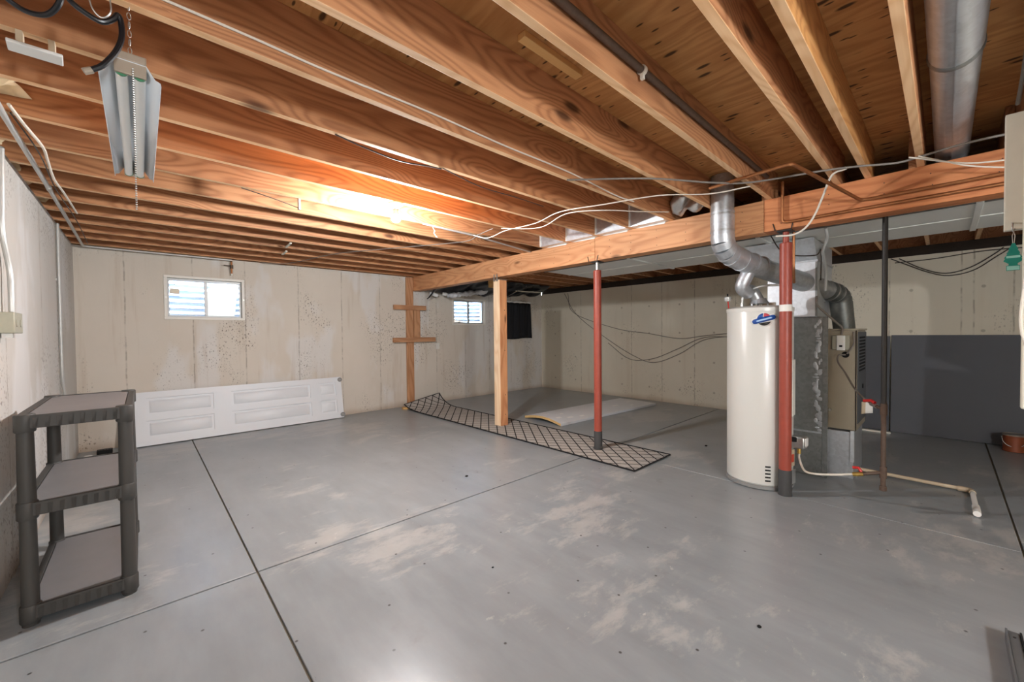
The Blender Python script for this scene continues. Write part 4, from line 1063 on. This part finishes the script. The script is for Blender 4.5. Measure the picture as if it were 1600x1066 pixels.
# black plastic sheeting bundled under the joists
bp_ = thing('plastic_sheeting', (5.0, 6.5, 2.1), 'crumpled black plastic sheeting bundled over the right-hand window', 'plastic sheeting')
def sheet(u, v):
    x = 3.97+2.9*u
    zlow = 2.11+.11*u+.03*sin(u*23)+(-.10*math.exp(-((u-.01)*40)**2))
    z = ZJ-.01-(ZJ-.01-zlow)*v
    y = 6.12+.55*v**1.4+.03*sin(u*37+v*6)+.02*sin(u*71-v*9)
    return (x, y, z+.012*sin(u*53+v*11)*v)
MB().grid(sheet, 120, 16).build('sheet', 'black_plastic', bp_, solid=.002)
def roll_(u, v):
    x = 4.35+.95*u; a = 2*pi*v; r = .055*(.75+.35*sin(u*9)**2)*(1+.16*sin(u*41+2*a)+.1*sin(u*67-a))
    return (x, 6.50+r*cos(a), 2.08+.14*u+r*sin(a)*.9)
MB().grid(roll_, 60, 14).build('white_wrap', 'white_wrap', bp_)
for x, z, s in ((4.05,2.10,.05),(4.13,2.085,.045),(4.40,2.13,.05),(4.33,2.115,.04)):
    MB().hexa([(x-s,6.60,z-.02),(x+s,6.59,z-.03),(x+s,6.60,z-.03),(x-s,6.61,z-.02)], [(x-s*.9,6.585,z+.035),(x+s,6.58,z+.03),(x+s,6.59,z+.03),(x-s*.9,6.595,z+.035)]).build('tape_piece', 'white_plastic', bp_)
for x0, x1 in ((4.5, 4.72), (5.9, 6.15)):
    MB().tube([(x0,6.58,2.13),(x1,6.16,2.37)], .006, 6).build('tie', 'cable_grey', bp_)
solo(MB().box(5.02, 5.14, 6.06, 6.10, 2.25, ZJ-.001), 'nailing_block', 'cleat_wood', 'small wooden block in front of the black plastic sheeting', 'wood block', bevel=.003)
solo(MB().hexa([(6.0,6.35,2.265),(6.75,6.25,2.265),(6.75,6.37,2.265),(6.0,6.5,2.265)], [(6.0,6.35,2.275),(6.75,6.25,2.275),(6.75,6.37,2.275),(6.0,6.5,2.275)]), 'board_offcut', 'trim_white', 'white board tucked up beside the black plastic, right of the timber post', 'board')
# black curtain
cu = thing('curtain', (6.5, 6.8, 1.23), 'small black curtain hanging on the back wall beside the corner', 'curtain')
def cur(u, v):
    x = 6.10+(.80+.045*v)*u
    return (x, YB-.045+.016*sin(u*24)*(.5+.5*v)+.006*sin(u*55+v*4), 2.055-.835*v-.012*sin(u*6)*v+.008*sin(u*30)*(1-v))
MB().grid(cur, 70, 12).build('cloth', 'curtain_black', cu, solid=.004)
MB().grid(lambda u, v: (6.08+.84*u, YB-.05+.016*sin(u*25), 2.057+.035*v*(.7+.5*abs(sin(u*19)))), 70, 2).build('heading', 'white_plastic', cu, solid=.012)
MB().box(6.90, 6.93, YB-.03, YB-.002, 1.9, 2.03).build('side_tape', 'white_plastic', cu, bevel=.004)

# ------------------------------------------------------------------ small things on the floor
bx_ = thing('black_box', (-.34, 6.62, 0), 'small flat black box on the floor in the far left corner', 'box')
MB().box(-.40, -.27, 6.57, 6.66, 0, .045).build('case', 'hole_black', bx_, bevel=.004)
m = MB()
for k in range(5): m.box(-.39+.024*k, -.375+.024*k, 6.585, 6.645, .045, .049)
m.build('top_rib', 'charcoal_sleeve', bx_)['kind'] = 'stuff'
solo(MB().lathe([(.03,0),(.04,.01),(.04,.03),(.03,.04),(.005,.042)], (-.455,6.42,0), 16), 'white_puck', 'white_plastic', 'small round white puck on the floor by the left wall', 'puck')
deb = [((1061,987)), ]
for (x, y, r, lb) in ((2.04,.565,.012,'black crumb of debris on the foreground floor at right'), (1.46,1.76,.008,'tiny dark crumb on the floor nearest the bare patches'), (2.23,3.06,.018,'dark flat pebble on the floor left of the trellis mat'), (4.85,1.90,.02,'dark chip on the floor between the mat and the heater')):
    solo(MB().ball((x,y,r*.25), r, 7, (1,.8,.35)), 'floor_crumb', 'hole_black', lb, 'debris')

for o in bpy.data.objects:
    if '_org' in o: del o['_org']
